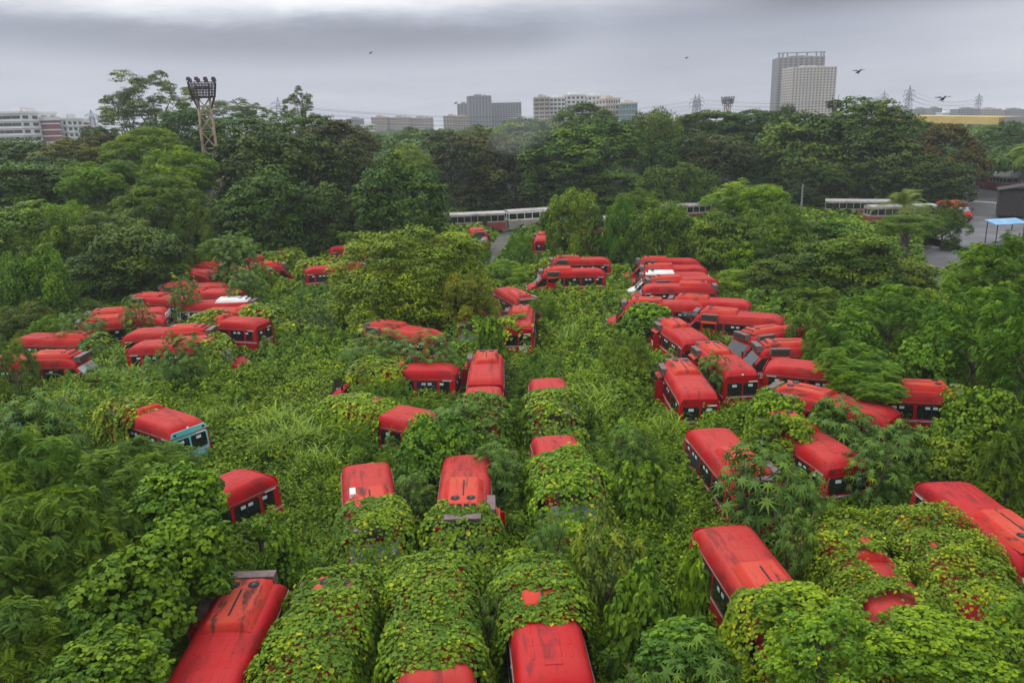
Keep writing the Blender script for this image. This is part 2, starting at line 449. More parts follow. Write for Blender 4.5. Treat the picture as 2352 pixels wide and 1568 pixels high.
def tree(u, v, ru, rv, dist, style, color, label, name='tree', cat='tree', group=None, var=None, sink=0.0):
    i = len(TREES); g = random.Random(900 + i)
    c = at_d(u, v, dist); k = pxm(dist) * 1.03
    if dist > 75: color = [x * .92 for x in color]
    elif dist > 30: color = [x * .96 for x in color]
    rx, rz = ru * k, rv * k * 1.04; ry = (rx + rz) / 2 if rx < rz * 1.6 else rx * .75
    root = empty(name, (c.x, c.y, 0)); tag(root, label, cat, group)
    cz = c.z; top = cz + rz; bot = cz - rz
    low = bot < (3.2 if dist > 40 else 2.2)
    if low: bot = -.2; rz = (top - bot) / 2; cz = (top + bot) / 2
    lf = None
    if style in ('nearf', 'nearv') or dist < 30:
        real = .105 if style != 'nearf' else .135
        lf = max(real, dist * .0036) / max(rx, .5); lf = round(math.exp(round(math.log(lf) * 5) / 5), 4)
    tr = link('trunk', trunk_mesh(max(1.2, cz), max(.10, min(.45, cz * .028)), rx * .6, g), root)
    me = crown_mesh(style, (i % 3) if var is None else var, lf)
    cr = link('crown', me, root); cr.location = (0, 0, cz); cr.scale = (rx, ry if not low else max(rx * .8, min(ry, rx)), rz); cr.rotation_euler = (0, 0, g.choice((0, PI)) + g.uniform(-.35, .35))
    cr.color = (*[x * g.uniform(.92, 1.08) for x in color], 1)
    TREES.append(root); return root
# ------------------------------------------------------------ the small buses (x forward from the rear face, y to the left, z up)
GZ = 2.10                                                       # gutter height
def halfw(z):                                                    # side wall half width at height z
    return 1.0 - max(0, z - 1.25) * .07 - max(0, .8 - z) * .06
def side_panel(x0, x1, z0, z1, s, off=.006, th=.012, cut=.06, slant=0.0):
    """a pane lying on the side wall, corners cut; s=+1 left, -1 right"""
    pts = [(x0 + cut, z0), (x1 - cut, z0), (x1, z0 + cut), (x1 - slant, z1 - cut), (x1 - slant - cut, z1), (x0 + cut, z1), (x0, z1 - cut), (x0, z0 + cut)]
    poly = [(x, s * (halfw(z) + off), z) for x, z in pts]
    if s > 0: poly = poly[::-1]
    m = MB(); m.slab(poly, (0, s, .07), th); return m
def rear_panel_q(y0, y1, z0, z1, x=-.034, th=.012, cut=.05):
    f = lambda z: x + max(0, z - 1.2) * .10
    pts = [(y0 + cut, z0), (y1 - cut, z0), (y1, z0 + cut), (y1, z1 - cut), (y1 - cut, z1), (y0 + cut, z1), (y0, z1 - cut), (y0, z0 + cut)]
    m = MB(); m.slab([(f(z), y, z) for y, z in pts], (-1, 0, 0), th); return m
BP = {}
def bus_parts():
    P = {}
    # body: lofted, cab slopes to a short bonnet
    st = [(0.00, 2.10, .97), (.05, 2.12, 1.0), (2.5, 2.12, 1.0), (5.2, 2.12, 1.0), (5.62, 2.10, .985), (6.28, 1.36, .96), (6.55, 1.27, .92), (6.88, 1.10, .84), (7.0, .86, .78)]
    secs = []
    for x, zt, w in st:
        r = .10 if x < 6 else .06
        fx = .10 if x < .01 else 0
        q = []
        for z in (.42, .75, min(1.25, zt * .86)):
            q.append((x + fx * max(0, z - 1.2), halfw(z) * w, z))
        zz = zt - r; q.append((x + fx * max(0, zz - 1.2), halfw(zz) * w, zz)); q.append((x + fx * .9, (halfw(zt) - r) * w, zt))
        secs.append(q + [(a, -b_, c) for a, b_, c in q[::-1]])
    m = MB(); m.loft(secs)
    P['body'] = (m, 'body', True)
    # raised roof cap
    prof = [(1.0, -.10), (1.0, .0), (.985, .22), (.955, .48), (.90, .72), (.80, .87), (.62, .945), (.32, .985), (0, 1.0)]
    rs = [(.055, .16, .955), (.075, .34, .965), (.15, .52, .975), (.32, .76, .985), (.55, .93, 1.0), (.85, 1.0, 1.0), (2.2, 1.0, 1.0), (3.8, 1.0, 1.0), (4.9, .99, 1.0), (5.15, .92, .995), (5.38, .74, .985), (5.56, .48, .97), (5.66, .20, .95)]
    secs = []
    for x, zs, w in rs:
        q = [(x + (.04 if x < .1 else 0) * 0, y * halfw(GZ) * 1.012 * w, GZ + max(z, -.1) * .54 * (zs if z > 0 else 1) + .012) for y, z in prof]
        secs.append(q + [(a, -b_, c) for a, b_, c in q[:-1][::-1]])
    m = MB(); m.loft(secs)
    P['roof'] = (m, 'roof', True)
    ztop = lambda y: GZ + .012 + .54 * (1.0 - .06 * (abs(y) / .62) ** 2)
    m = MB()                                                     # pressed panels on the roof skin
    def press(x0, x1, y0, y1, d=.011):
        a = [(x0, y0), (x1, y0), (x1, y1), (x0, y1)]; zb = [ztop(y) - .004 for _, y in a]
        t = .018
        i_ = [(x0 + t, y0 + t), (x1 - t, y0 + t), (x1 - t, y1 - t), (x0 + t, y1 - t)]
        m.add([(*p, z) for p, z in zip(a, zb)] + [(*p, z + d) for p, z in zip(i_, zb)],
              [(4, 5, 6, 7), (0, 1, 5, 4), (1, 2, 6, 5), (2, 3, 7, 6), (3, 0, 4, 7)])
    press(.75, .95, -.22, .22); press(1.05, 1.42, -.24, .24); press(1.52, 2.0, -.26, .26); press(2.12, 2.7, -.24, .24)
    for s in (-1, 1):
        for x0, x1 in ((1.0, 1.35), (1.5, 1.85), (2.05, 2.5)):
            press(x0, x1, *(sorted((s * .42, s * .53))))
    P['roof_panel'] = (m, 'roof', False)
    m = MB()
    for s in (-1, 1): m.box(.12, 5.6, *sorted((s * .952, s * .985)), GZ - .012, GZ + .018)
    m.box(.035, .06, -.86, .86, GZ + .03, GZ + .05)
    P['gutter'] = (m, 'gutter', False)
    m = rear_panel_q(-.90, .90, .50, 2.06, x=-.008, th=.018, cut=.08)
    m.slab([(.045, y, z) for y, z in ((-.90, 2.125), (.90, 2.125), (.86, 2.30), (.80, 2.37), (-.80, 2.37), (-.86, 2.30))], (-1, 0, -.2), .03)
    P['rear_panel'] = (m, 'body', False)
    # air conditioner: tapered casing, slot, two fan wells, front louvres
    m = MB(); zb = 2.628
    prof = [(-.70, 0), (-.66, .05), (-.52, .20), (-.44, .225), (.44, .225), (.52, .20), (.66, .05), (.70, 0)]
    secs = []
    for x, s, w in ((2.92, 0.02, 1.0), (3.0, .75, .97), (3.06, .98, .96), (4.0, 1.0, 1.0), (5.0, 1.0, .98), (5.10, .9, .95), (5.34, .1, .9)):
        secs.append([(x, y * w, zb + z * s - (.03 if z == 0 else 0)) for y, z in prof])
    m.loft(secs)
    P['air_conditioner'] = (m, 'unit', True)
    m = MB(); m.box(3.35, 4.55, -.025, .025, zb + .215, zb + .236)
    P['ac_slot'] = (m, 'dark', False)
    m = MB(); m.cyl((4.76, 0, zb + .232), .155, .02, n=22)
    P['fan'] = (m, 'dark', False)
    m = MB(); m.cyl((4.76, 0, zb + .246), .045, .02, n=10)
    for k in range(3):
        a = k * PI / 3; m.bar((4.76 + .14 * math.cos(a), .14 * math.sin(a), zb + .25), (4.76 - .14 * math.cos(a), -.14 * math.sin(a), zb + .25), .014)
    P['fan_guard'] = (m, 'boxface', False)
    m = MB()
    for k in range(4):
        y = -.36 + k * .24; m.slab([(5.125, y - .08, zb + .19), (5.125, y + .08, zb + .19), (5.235, y + .08, zb + .10), (5.235, y - .08, zb + .10)][::-1], (.6, 0, .8), .012)
    P['louvre'] = (m, 'dark', False)
    # destination boxes
    m = MB(); m.box(5.48, 5.86, -.62, .62, 2.30, 2.64, .012)
    P['destination_board'] = (m, 'box', False)
    m = MB(); m.box(5.862, 5.874, -.57, .57, 2.34, 2.60)
    P['display'] = (m, 'boxface', False)
    m = MB(); m.box(4.08, 5.18, .80, 1.10, 2.24, 2.60, .01)
    P['side_board'] = (m, 'box', False)
    m = MB(); m.box(4.13, 5.13, 1.101, 1.112, 2.27, 2.56)
    P['side_display'] = (m, 'boxface', False)
    m = MB(); m.add([(4.12, .94, 2.20), (5.14, .94, 2.20), (5.14, 1.26, 2.10), (4.12, 1.26, 2.10), (4.12, .94, 2.17), (5.14, .94, 2.17), (5.14, 1.25, 2.02), (4.12, 1.25, 2.02)],
                    [(0, 3, 2, 1)[::-1], (4, 5, 6, 7)[::-1], (3, 7, 6, 2)[::-1], (0, 4, 7, 3)[::-1], (1, 2, 6, 5)[::-1]])
    P['door_awning'] = (m, 'unit', False)
    P['door_opening'] = (side_panel(4.18, 5.05, .52, 2.02, 1, cut=.03), 'dark', False)
    P['door_leaf'] = (MB().box(4.13, 4.17, 1.0, 1.42, .55, 1.98), 'body', False)
    # window glass, each with a sliding bar and labels
    for s, k in ((1, 'l'), (-1, 'r')):
        rows = [(.34, .86), (1.02, 2.12), (2.26, 3.62)] + ([(3.74, 4.06)] if s > 0 else [(3.76, 5.02)]) + [(5.24, 6.10)]
        for i, (x0, x1) in enumerate(rows):
            last = i == len(rows) - 1
            P['win_%s%d' % (k, i)] = (side_panel(x0, x1, 1.36, 2.0, s, slant=.48 if last else 0), 'glass', False)
            mid = (x0 + x1) / 2
            m = MB()
            if x1 - x0 > .8 and not last:
                y = s * (halfw(1.68) + .022); m.box(mid - .018, mid + .018, *sorted((y - .012, y + .004)), 1.38, 1.99)
                P['bar_%s%d' % (k, i)] = (m, 'rubber', False)
            if not last:
                P['sti_%s%d' % (k, i)] = (side_panel(mid + .06, mid + .27, 1.80, 1.92, s, off=.020, th=.004, cut=.005), 'sticker', False)
                if x1 - x0 > 1.0: P['sti2%s%d' % (k, i)] = (side_panel(mid - .27, mid - .06, 1.80, 1.92, s, off=.020, th=.004, cut=.005), 'sticker', False)
    for i, (y0, y1) in enumerate(((-.80, -.05), (.05, .80))):
        P['rwin%d' % i] = (rear_panel_q(y0, y1, 1.34, 1.96), 'glass', False)
        P['rsti%d' % i] = (rear_panel_q((y0 + y1) / 2 - .12, (y0 + y1) / 2 + .12, 1.76, 1.89, x=-.047, th=.004, cut=.004), 'sticker', False)
    m = rear_panel_q(-.80, -.34, 1.985, 2.045, x=-.038, th=.005, cut=.005)
    P['rear_lettering'] = (m, 'cream', False)
    for s, k in ((1, 'l'), (-1, 'r')): P['let_' + k] = (side_panel(.22, .72, 2.015, 2.06, s, off=.008, th=.004, cut=.004), 'cream', False)
    m = rear_panel_q(-.86, .86, 1.19, 1.27, x=-.034, th=.006, cut=.005)
    for s in (1, -1):
        q = side_panel(.04, 4.1 if s > 0 else 5.1, 1.19, 1.27, s, off=.006, th=.006, cut=.005); m.add(q.v, q.f)
    P['stripe'] = (m, 'silver', False)
    for s, k in ((1, 'l'), (-1, 'r')): m = MB(); m.cyl((.02, s * .70, 2.25), .055, .10, 'x', 12); P['rlamp_' + k] = (m, 'rubber', False)
    for s, k in ((1, 'l'), (-1, 'r')):
        m = MB(); m.box(-.045, -.012, *sorted((s * .80, s * .94)), .85, 1.12)
        P['tail_%s' % k] = (m, 'unit', False)
        m = MB(); m.cyl((6.96, s * .62, .98), .11, .14, 'x', 14)
        P['headlight_%s' % k] = (m, 'shield', True)
        m = MB(); m.bar((5.95, s * .95, 1.72), (6.12, s * 1.22, 1.78), .03); m.box(6.08, 6.16, *sorted((s * 1.12, s * 1.32)), 1.55, 1.86, .01)
        P['mirror_%s' % k] = (m, 'rubber', False)
        for x, f in ((1.35, 'b'), (6.0, 'f')):
            m = MB(); m.cyl((x, s * .88, .36), .36, .22, 'y', 22)
            P['wheel_%s%s' % (f, k)] = (m, 'rubber', True)
            m = MB(); m.cyl((x, s * 1.0, .36), .19, .02, 'y', 16)
            P['rim_%s%s' % (f, k)] = (m, 'steel', True)
    m = MB()
    w = .80; n_ = Vector((.74, 0, .67)).normalized()
    m.slab([Vector((x, y, z)) + n_ * .008 for x, y, z in ((5.70, -w, 2.03), (6.25, -w * .98, 1.40), (6.25, w * .98, 1.40), (5.70, w, 2.03))], n_, .012)
    P['windscreen'] = (m, 'shield', False)
    m = MB(); m.box(6.99, 7.02, -.42, .42, .80, 1.0)
    P['grille'] = (m, 'rubber', False)
    m = MB(); m.box(6.9, 7.1, -.86, .86, .48, .70, .02)
    P['bumper'] = (m, 'rubber', False)
    m = MB()                                                     # painted emblem on the cab door
    y = .988
    for a, b_, c, d in ((5.62, 5.66, .98, 1.22), (5.50, 5.60, 1.17, 1.21), (5.50, 5.54, 1.08, 1.2), (5.50, 5.60, 1.06, 1.09), (5.56, 5.60, .98, 1.08), (5.46, 5.56, .98, 1.01), (5.72, 5.76, 1.05, 1.2), (5.68, 5.80, 1.19, 1.22), (5.44, 5.82, .90, .94)):
        m.box(a, b_, y, y + .012, c, d)
    P['emblem'] = (m, 'cream', False)
    return P
# names shown to the outside: part key -> (name, parent key)
def pname(k):
    if k.startswith('win_') or k.startswith('rwin'): return 'window', None
    if k.startswith('bar_'): return 'window_bar', 'win_' + k[4:]
    if k.startswith('sti_'): return 'sticker', 'win_' + k[4:]
    if k.startswith('sti2'): return 'sticker', 'win_' + k[4:]
    if k.startswith('rsti'): return 'sticker', 'rwin' + k[4:]
    if k.startswith('let_'): return 'side_lettering', None
    if k.startswith('tail_'): return 'tail_light', None
    if k.startswith('headlight_'): return 'headlight', None
    if k.startswith('mirror_'): return 'wing_mirror', None
    if k.startswith('wheel_'): return 'wheel', None
    if k.startswith('rim_'): return 'rim', 'wheel_' + k[4:]
    return {'roof_panel': ('roof_panel', 'roof'), 'rlamp_l': ('roof_lamp', 'roof'), 'rlamp_r': ('roof_lamp', 'roof'), 'gutter': ('gutter', 'roof'), 'ac_slot': ('slot', 'air_conditioner'), 'fan_guard': ('fan_guard', 'air_conditioner'),
            'fan': ('fan_opening', 'air_conditioner'), 'louvre': ('louvre', 'air_conditioner'), 'display': ('display', 'destination_board'),
            'side_display': ('display', 'side_board'), 'side_board': ('destination_board', None)}.get(k, (k, None))
BUSP = bus_parts(); BMESH = {}
def bmesh_for(key, mat):
    if (key, mat) not in BMESH:
        mb, _, sm = BUSP[key]
        BMESH[(key, mat)] = mb.mesh(pname(key)[0], M[mat], sm, 38 if key != 'roof' else 50)
    return BMESH[(key, mat)]
BUSES = []
def bus(A, B, mode, label, variant='red', vine=None, vlabel=None, dz=0.0, clean=False, skip=(), pitch=None, group='red minibuses abandoned in the overgrown yard'):
    i = len(BUSES); g = random.Random(50 + i)
    zr = 2.56 + dz
    a = at_z(*A, zr); b_ = at_z(*B, zr)
    d = (b_ - a); d.z = 0; d.normalize()
    if mode == 'f': d = -d
    org = a - d * (5.55 if mode == 'f' else .15)
    rz = math.atan2(d.y, d.x)
    root = empty('minibus', (org.x, org.y, dz), rz)
    root.rotation_euler = (math.radians(g.uniform(-1.2, 1.2)), math.radians(g.uniform(-.8, .8)) if pitch is None else pitch, rz)
    tag(root, label, 'minibus', group)
    body = {'red': 'red', 'white': 'white', 'turq': 'red', 'wrear': 'red'}[variant]
    rear = {'red': 'red', 'white': 'white', 'turq': 'turq', 'wrear': 'white'}[variant]
    acm = 'white' if variant == 'white' else 'unit'
    obs = {}
    keys = sorted(BUSP, key=lambda k: pname(k)[1] is not None)
    for k in keys:
        if k in skip: continue
        if (k.startswith('sti') or k.startswith('rsti')) and g.random() < .18: continue
        nm, par = pname(k)
        if par and par not in obs: continue
        mat = BUSP[k][1]
        if mat == 'body': mat = rear if k == 'rear_panel' else body
        if mat == 'roof' and clean: mat = 'roofclean'
        if mat == 'unit' and k in ('air_conditioner', 'door_awning'): mat = acm
        if k.startswith('win_') and g.random() < .22: mat = 'dark'
        if k == 'windscreen' and g.random() < .5: mat = 'glass'
        o = link(nm, bmesh_for(k, mat), obs[par] if par else root)
        if k in ('fan', 'fan_guard'):
            o.location.y = .27
            o2 = link(nm, bmesh_for(k, mat), obs[par]); o2.location.y = -.27
        obs[k] = o
    BUSES.append((root, org.copy(), d.copy(), rz, dz))
    if vine: creeper(i, root, vine, vlabel, g)
    return root
# ------------------------------------------------------------ creepers grown over a bus: leaves on a shell that follows its outline
def shell(s, t, flare):
    """s along the bus (m), t 0..1 round the section from the ground on the right over the roof to the ground on the left"""
    zt = np.interp(s, [-.9, -.5, -.15, .25, .8, 4.9, 5.4, 5.9, 6.4, 7.1, 7.6, 8.1], [.0, .9, 1.9, 2.5, 2.72, 2.80, 2.62, 2.42, 1.6, 1.25, .8, .1])
    w = np.interp(s, [-.9, 0, .3, 5.8, 6.8, 7.5, 8.1], [.9, 1.0, 1.06, 1.06, 1.0, .85, .5])
    a = np.abs(t - .5) * 2                                       # 0 top centre, 1 ground
    y = np.interp(a, [0, .22, .32, .42, .75, 1], [0, .70, .98, 1.04, 1.12 + flare * .3, 1.25 + flare])
    z = np.interp(a, [0, .22, .32, .42, .75, 1], [1.0, .97, .88, .76, .36, 0])
    sg = np.where(t < .5, -1.0, 1.0)
    return np.stack([s, sg * y * w, zt * z], 1)
def creeper(i, root, vine, vlabel, g_):
    v = dict(s0=3.0, s1=7.8, cov=.95, leaf=.105, flare=.45, col=(.085, .17, .022), ctr=None, thick=.24, dens=1.0, yel=.020, soft=.5, side=0)
    v.update(vine)
    r = rngs(300 + i); org = BUSES[i][1]; dist = math.hypot(org.x, org.y)
    leaf = max(v['leaf'], dist * .0036); L = v['s1'] - v['s0']
    n = int(L * 7.4 / (leaf * leaf * .70) * 3.0 * v['dens'])
    s = r.uniform(v['s0'], v['s1'], n); t = r.uniform(0, 1, n)
    P = shell(s, t, v['flare']); e = .02
    du = shell(s + e, t, v['flare']) - shell(s - e, t, v['flare']); dv = shell(s, np.clip(t + e, 0, 1), v['flare']) - shell(s, np.clip(t - e, 0, 1), v['flare'])
    N = unit(np.cross(du, dv)); N[(N * (P - np.array([3, 0, .8]))).sum(1) < 0] *= -1
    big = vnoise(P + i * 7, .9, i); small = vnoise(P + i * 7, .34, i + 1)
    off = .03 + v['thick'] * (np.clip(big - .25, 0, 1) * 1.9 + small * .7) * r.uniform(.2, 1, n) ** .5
    ed = np.minimum((s - v['s0']), (v['s1'] - s)) / v['soft']
    ed = np.clip(ed, 0, 1)
    if v['s0'] < 0: ed = np.clip((v['s1'] - s) / v['soft'], 0, 1)
    if v['s1'] > 7: ed = np.clip((s - v['s0']) / v['soft'], 0, 1) if v['s0'] >= 0 else np.ones(n)
    mask = vnoise(P * np.array([1, 1, .6]) + 31 + i, .75, i + 3) * .65 + vnoise(P + 31 + i, .28, i + 4) * .35
    lim = 1 - v['cov']
    keep = (mask + .22 * (ed - 1) * 2.2 + .10 > .12 + lim * .85) | (r.random(n) < .02 * ed)
    if v['side']: keep &= (P[:, 1] * v['side'] > -.25 + .9 * (big - .5)) | (r.random(n) < .03)
    edge = np.clip(np.minimum(np.where(v['s0'] > 0, s - v['s0'], 9), np.where(v['s1'] < 7, v['s1'] - s, 9)) / .7, .12, 1)
    P = P + N * (off * edge)[:, None]
    P[:, :2] *= 1 - .06 * (1 - edge[:, None]) * np.array([0, 1]); P[:, 2] -= .10 * (1 - edge) * (P[:, 2] > 2.3)
    P[:, 2] = np.maximum(P[:, 2], .05)
    P, N, n_ = P[keep], N[keep], keep.sum(); big = big[keep]; small = small[keep]
    N = N * .9 + np.array([0, 0, .35]) + r.normal(size=(n_, 3)) * .30
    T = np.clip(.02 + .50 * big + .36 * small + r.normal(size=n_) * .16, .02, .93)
    T[r.random(n_) < v['yel']] = .97
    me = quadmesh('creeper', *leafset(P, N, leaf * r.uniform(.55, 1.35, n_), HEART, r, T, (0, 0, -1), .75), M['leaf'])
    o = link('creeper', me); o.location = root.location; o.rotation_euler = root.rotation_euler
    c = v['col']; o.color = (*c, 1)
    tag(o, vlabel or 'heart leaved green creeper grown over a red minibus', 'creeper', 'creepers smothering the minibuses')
# ------------------------------------------------------------ every bus of the yard: roof edge point, second point along the roof, r = first point is the rear, f = the front
YG = (.118, .178, .022); DG = (.06, .120, .020); MG = (.092, .158, .024)
def V(**k): return k
# front row
bus((582, 1330), (462, 1568), 'f', 'red minibus with stained orange roof unit cut off by the bottom edge left of creepers', clean=True)
bus((790, 1322), (672, 1568), 'f', 'minibus wholly under creeper just right of the bare nearest roof at bottom left', vine=V(s0=.6, s1=8, cov=.98, col=MG), vlabel='thick heart leaved creeper over the second bottom row bus from the left')
bus((992, 1292), (995, 1568), 'f', 'minibus under creeper at bottom centre with red specks showing on top', vine=V(s0=.5, s1=8, cov=.74, col=MG), vlabel='creeper with red gaps over the bottom row bus left of the bare rounded roof')
bus((1228, 1290), (1278, 1568), 'f', 'minibus at bottom centre with bare bright red rear roof and creeper over its front', clean=True, vine=V(s0=2.3, s1=8, cov=.93, col=MG, soft=.25), vlabel='creeper draped down to the bare red roof edge at bottom centre')
bus((1660, 1200), (1768, 1350), 'r', 'red minibus right of bottom centre with side windows and creeper swallowing its front', vine=V(s0=3.9, s1=8, cov=.86, col=YG), vlabel='light green creeper over the front of the bare red bus right of bottom centre')
bus((1922, 1195), (2130, 1470), 'f', 'red minibus with brown side board and patchy creeper at lower right', vine=V(s0=-.8, s1=8, cov=.60, leaf=.085, col=YG, thick=.34), vlabel='patchy small leaved creeper around the brown side board at lower right')
bus((2095, 1182), (2330, 1440), 'f', 'minibus nearly lost in creeper between the brown board bus and the bare roof at right', vine=V(s0=-.8, s1=8, cov=.80, leaf=.085, col=YG, thick=.42), vlabel='bushy creeper below the bare red roof at the right edge')
bus((2160, 1098), (2312, 1212), 'r', 'red minibus with mould stained roof cut by the right edge', clean=True)
bus((20, 1500), (-60, 1568), 'r', 'dark red minibus glimpsed under the big tree at the bottom left corner', dz=-.3)
# second row
bus((838, 1057), (848, 1150), 'r', 'red minibus left of centre facing the camera, white chip on roof unit, creeper below', vine=V(s0=3.6, s1=8, cov=.88, col=MG), vlabel='creeper dome over the front of the left bus in the second row')
bus((1070, 1038), (1062, 1170), 'r', 'red minibus at centre facing the camera with black stains on roof unit', vine=V(s0=4.5, s1=8, cov=.99, col=MG, thick=.25, flare=.6), vlabel='creeper dome in front of the black stained roof unit at centre')
bus((1270, 994), (1325, 1150), 'r', 'minibus with pale red rear roof above a tall round creeper dome', vine=V(s0=2.2, s1=8, cov=.99, col=(.10, .185, .022), thick=.35, flare=.5), vlabel='tall rounded creeper dome right of the centre bus')
bus((595, 1078), (478, 1130), 'r', 'red minibus left of centre pointing into the big tree, text on its tail', clean=True)
# third row
bus((1625, 978), (1712, 1075), 'r', 'red minibus behind the tall castor plant with grey stripe along its windows')
bus((1948, 1058), (1868, 1006), 'r', 'red minibus right of the tall castor plant showing rear windows')
bus((1608, 905), (1566, 845), 'r', 'red minibus with two crows on its roof unit and side board over an open door')
bus((985, 958), (760, 915), 'r', 'red minibus with bright creeper over its front and two side windows clear', vine=V(s0=2.2, s1=8, cov=.97, col=(.13, .21, .02), thick=.24), vlabel='bright yellow green creeper blanket left of centre')
bus((430, 972), (255, 915), 'r', 'minibus with turquoise tail and red roof at left', variant='turq', vine=V(s0=2.9, s1=8, cov=.90, col=YG, leaf=.10), vlabel='yellowish creeper over the front of the turquoise tailed bus')
bus((1113, 873), (1118, 800), 'r', 'red minibus seen from behind with twin fan roof unit, centre of the yard')
bus((1112, 884), (1105, 935), 'r', 'minibus nose to camera backed against the twin fan bus, front lost in leaves', vine=V(s0=2.3, s1=8, cov=.97, col=DG, thick=.3), vlabel='dark creeper on the bus backed against the twin fan bus')
bus((1045, 842), (828, 842), 'r', 'red minibus side on with open door and creeper over its middle roof', clean=True, vine=V(s0=2.5, s1=6.2, cov=.68, col=YG, leaf=.09), vlabel='creeper with yellow leaves over the roof of the side on bus with open door')
bus((1255, 864), (1272, 940), 'r', 'minibus with small bare rear roof right of the twin fan bus, rest in leaves', vine=V(s0=2.3, s1=8, cov=.86, col=MG, thick=.26), vlabel='thin creeper mound right of the twin fan bus')
bus((2052, 945), (1862, 903), 'r', 'red minibus at right with plain roof unit and leaves over its cab', vine=V(s0=5.0, s1=8, cov=.92, col=MG), vlabel='creeper over the cab of the bus with plain roof unit at right')
bus((1912, 882), (2190, 893), 'r', 'red minibus among trees at far right showing one big side window')
bus((1765, 828), (1868, 838), 'r', 'red minibus with domed stained roof pointing right into the trees')
bus((1705, 852), (1628, 792), 'r', 'red minibus with castor leaves lying across its roof and side board at its nose')
bus((1603, 780), (1548, 742), 'r', 'red minibus with white roof knob beside a hanging green curtain')
bus((1708, 768), (1800, 756), 'f', 'red minibus with twin fan unit half in the bushes at right')
bus((1742, 795), (1850, 793), 'f', 'red minibus with side board and dry twigs over its cab at right')
bus((1605, 714), (1745, 724), 'f', 'red minibus with grey display box left and long dusty roof at right')
# right hand column, near to far
bus((1438, 692), (1600, 694), 'f', 'red minibus nearest in the right column with orange nose and grey side box')
bus((1545, 684), (1715, 692), 'f', 'red minibus behind the right column front bus, tail in the bushes')
bus((1478, 655), (1625, 655), 'r', 'red minibus in the right column with its tail to the left')
bus((1492, 640), (1632, 636), 'f', 'red minibus just nearer than the white cab bus in the right column')
bus((1478, 628), (1615, 628), 'f', 'white cabbed minibus in the right column', variant='white')
bus((1478, 612), (1612, 612), 'f', 'red minibus just beyond the white cab bus')
bus((1468, 598), (1570, 596), 'f', 'farthest red minibus of the right column with pale display box')
# centre
bus((1245, 622), (1392, 618), 'f', 'red minibus side on by the track with painted emblem on its cab door', clean=True)
bus((1268, 596), (1392, 593), 'f', 'red minibus behind the emblem bus beside the track')
bus((1208, 688), (1160, 660), 'f', 'red minibus facing the camera with pale windscreen and four louvre openings')
bus((1191, 748), (1198, 706), 'r', 'red minibus showing its back with a white notice and route number', vine=V(s0=-.5, s1=3.0, cov=.55, col=YG, leaf=.10, side=1), vlabel='creeper climbing the left corner of the bus with a white notice')
bus((1128, 722), (1080, 700), 'r', 'turquoise tailed minibus mostly behind the notice bus', variant='turq')
bus((858, 742), (955, 758), 'f', 'red minibus under the round centre tree with flat roof unit', dz=0)
bus((1078, 745), (1045, 712), 'f', 'red minibus facing the camera under the right side of the centre tree', vine=V(s0=-.5, s1=8, cov=.66, col=DG, thick=.25), vlabel='dark creeper trailing over the bus under the right side of the centre tree')
bus((1246, 550), (1249, 534), 'r', 'distant red minibus showing its back beside the vine covered tree')
bus((1102, 534), (1092, 522), 'f', 'distant red minibus facing the camera by the bend of the track')
bus((1356, 532), (1340, 522), 'r', 'distant red minibus between vine covered trees')
bus((1036, 563), (996, 550), 'r', 'turquoise tailed minibus behind the centre tree', variant='turq')
bus((758, 568), (850, 562), 'r', 'distant red minibus left of the centre tree, rear of a pair')
bus((790, 582), (880, 576), 'r', 'distant red minibus left of the centre tree, nearer of a pair')
bus((702, 616), (805, 609), 'r', 'red minibus side on at the left edge of the centre tree')
bus((688, 604), (790, 597), 'r', 'minibus with creeper along its roof behind the side on bus at centre tree', vine=V(s0=-.5, s1=6.5, cov=.9, col=YG), vlabel='long creeper mat left of the centre tree')
bus((565, 590), (715, 576), 'r', 'red minibus at the far left back with creeper over everything but its tail', vine=V(s0=1.6, s1=8, cov=.93, col=YG, thick=.3), vlabel='large creeper mound at the back left of the yard')
# left hand column, far to near
bus((425, 602), (476, 606), 'r', 'red minibus farthest at left below the dark trees')
bus((432, 618), (482, 628), 'r', 'red minibus in front of the farthest left one')
bus((515, 616), (620, 608), 'r', 'red minibus in the left column with short roof unit, behind the creeper topped one')
bus((478, 628), (622, 616), 'r', 'red minibus in the left column with creeper over its cab', vine=V(s0=3.6, s1=8, cov=.86, col=YG), vlabel='creeper over the cab in the back of the left column')
bus((520, 652), (380, 655), 'r', 'red minibus behind the roof with black topped unit in the left column')
bus((545, 668), (395, 662), 'r', 'red minibus with smooth faded roof in the left column, tail right')
bus((445, 684), (335, 680), 'r', 'red minibus with black topped unit under a leafy mound at left', vine=V(s0=5.2, s1=8, cov=.85, col=DG), vlabel='dark leafy mound over the nose left of the white bus')
bus((418, 695), (580, 690), 'r', 'white minibus with red dusty roof in the left column', variant='white')
bus((470, 710), (612, 712), 'r', 'red minibus with creeper over its front half beside the white bus', vine=V(s0=3.3, s1=7.2, cov=.93, col=(.13, .20, .02), thick=.25), vlabel='yellow green creeper hanging over a windscreen in the left column')
bus((602, 736), (455, 728), 'r', 'red minibus with big rear window facing right and patchy creeper behind', vine=V(s0=3.0, s1=6, cov=.75, col=YG), vlabel='patchy creeper on the roof in front of the white bus')
bus((382, 708), (245, 716), 'r', 'red minibus with pale rear at left, rear of a parallel pair', variant='wrear')
bus((375, 726), (240, 736), 'r', 'red minibus at left, nearer of a parallel pair of long roofs')
bus((298, 760), (395, 758), 'r', 'red minibus with short bare roof left of the castor plant')
bus((308, 788), (470, 784), 'r', 'red minibus half behind a castor plant with its nose out at right', vine=V(s0=4.3, s1=6.5, cov=.9, col=YG), vlabel='yellow green creeper over the windscreen behind the castor plant')
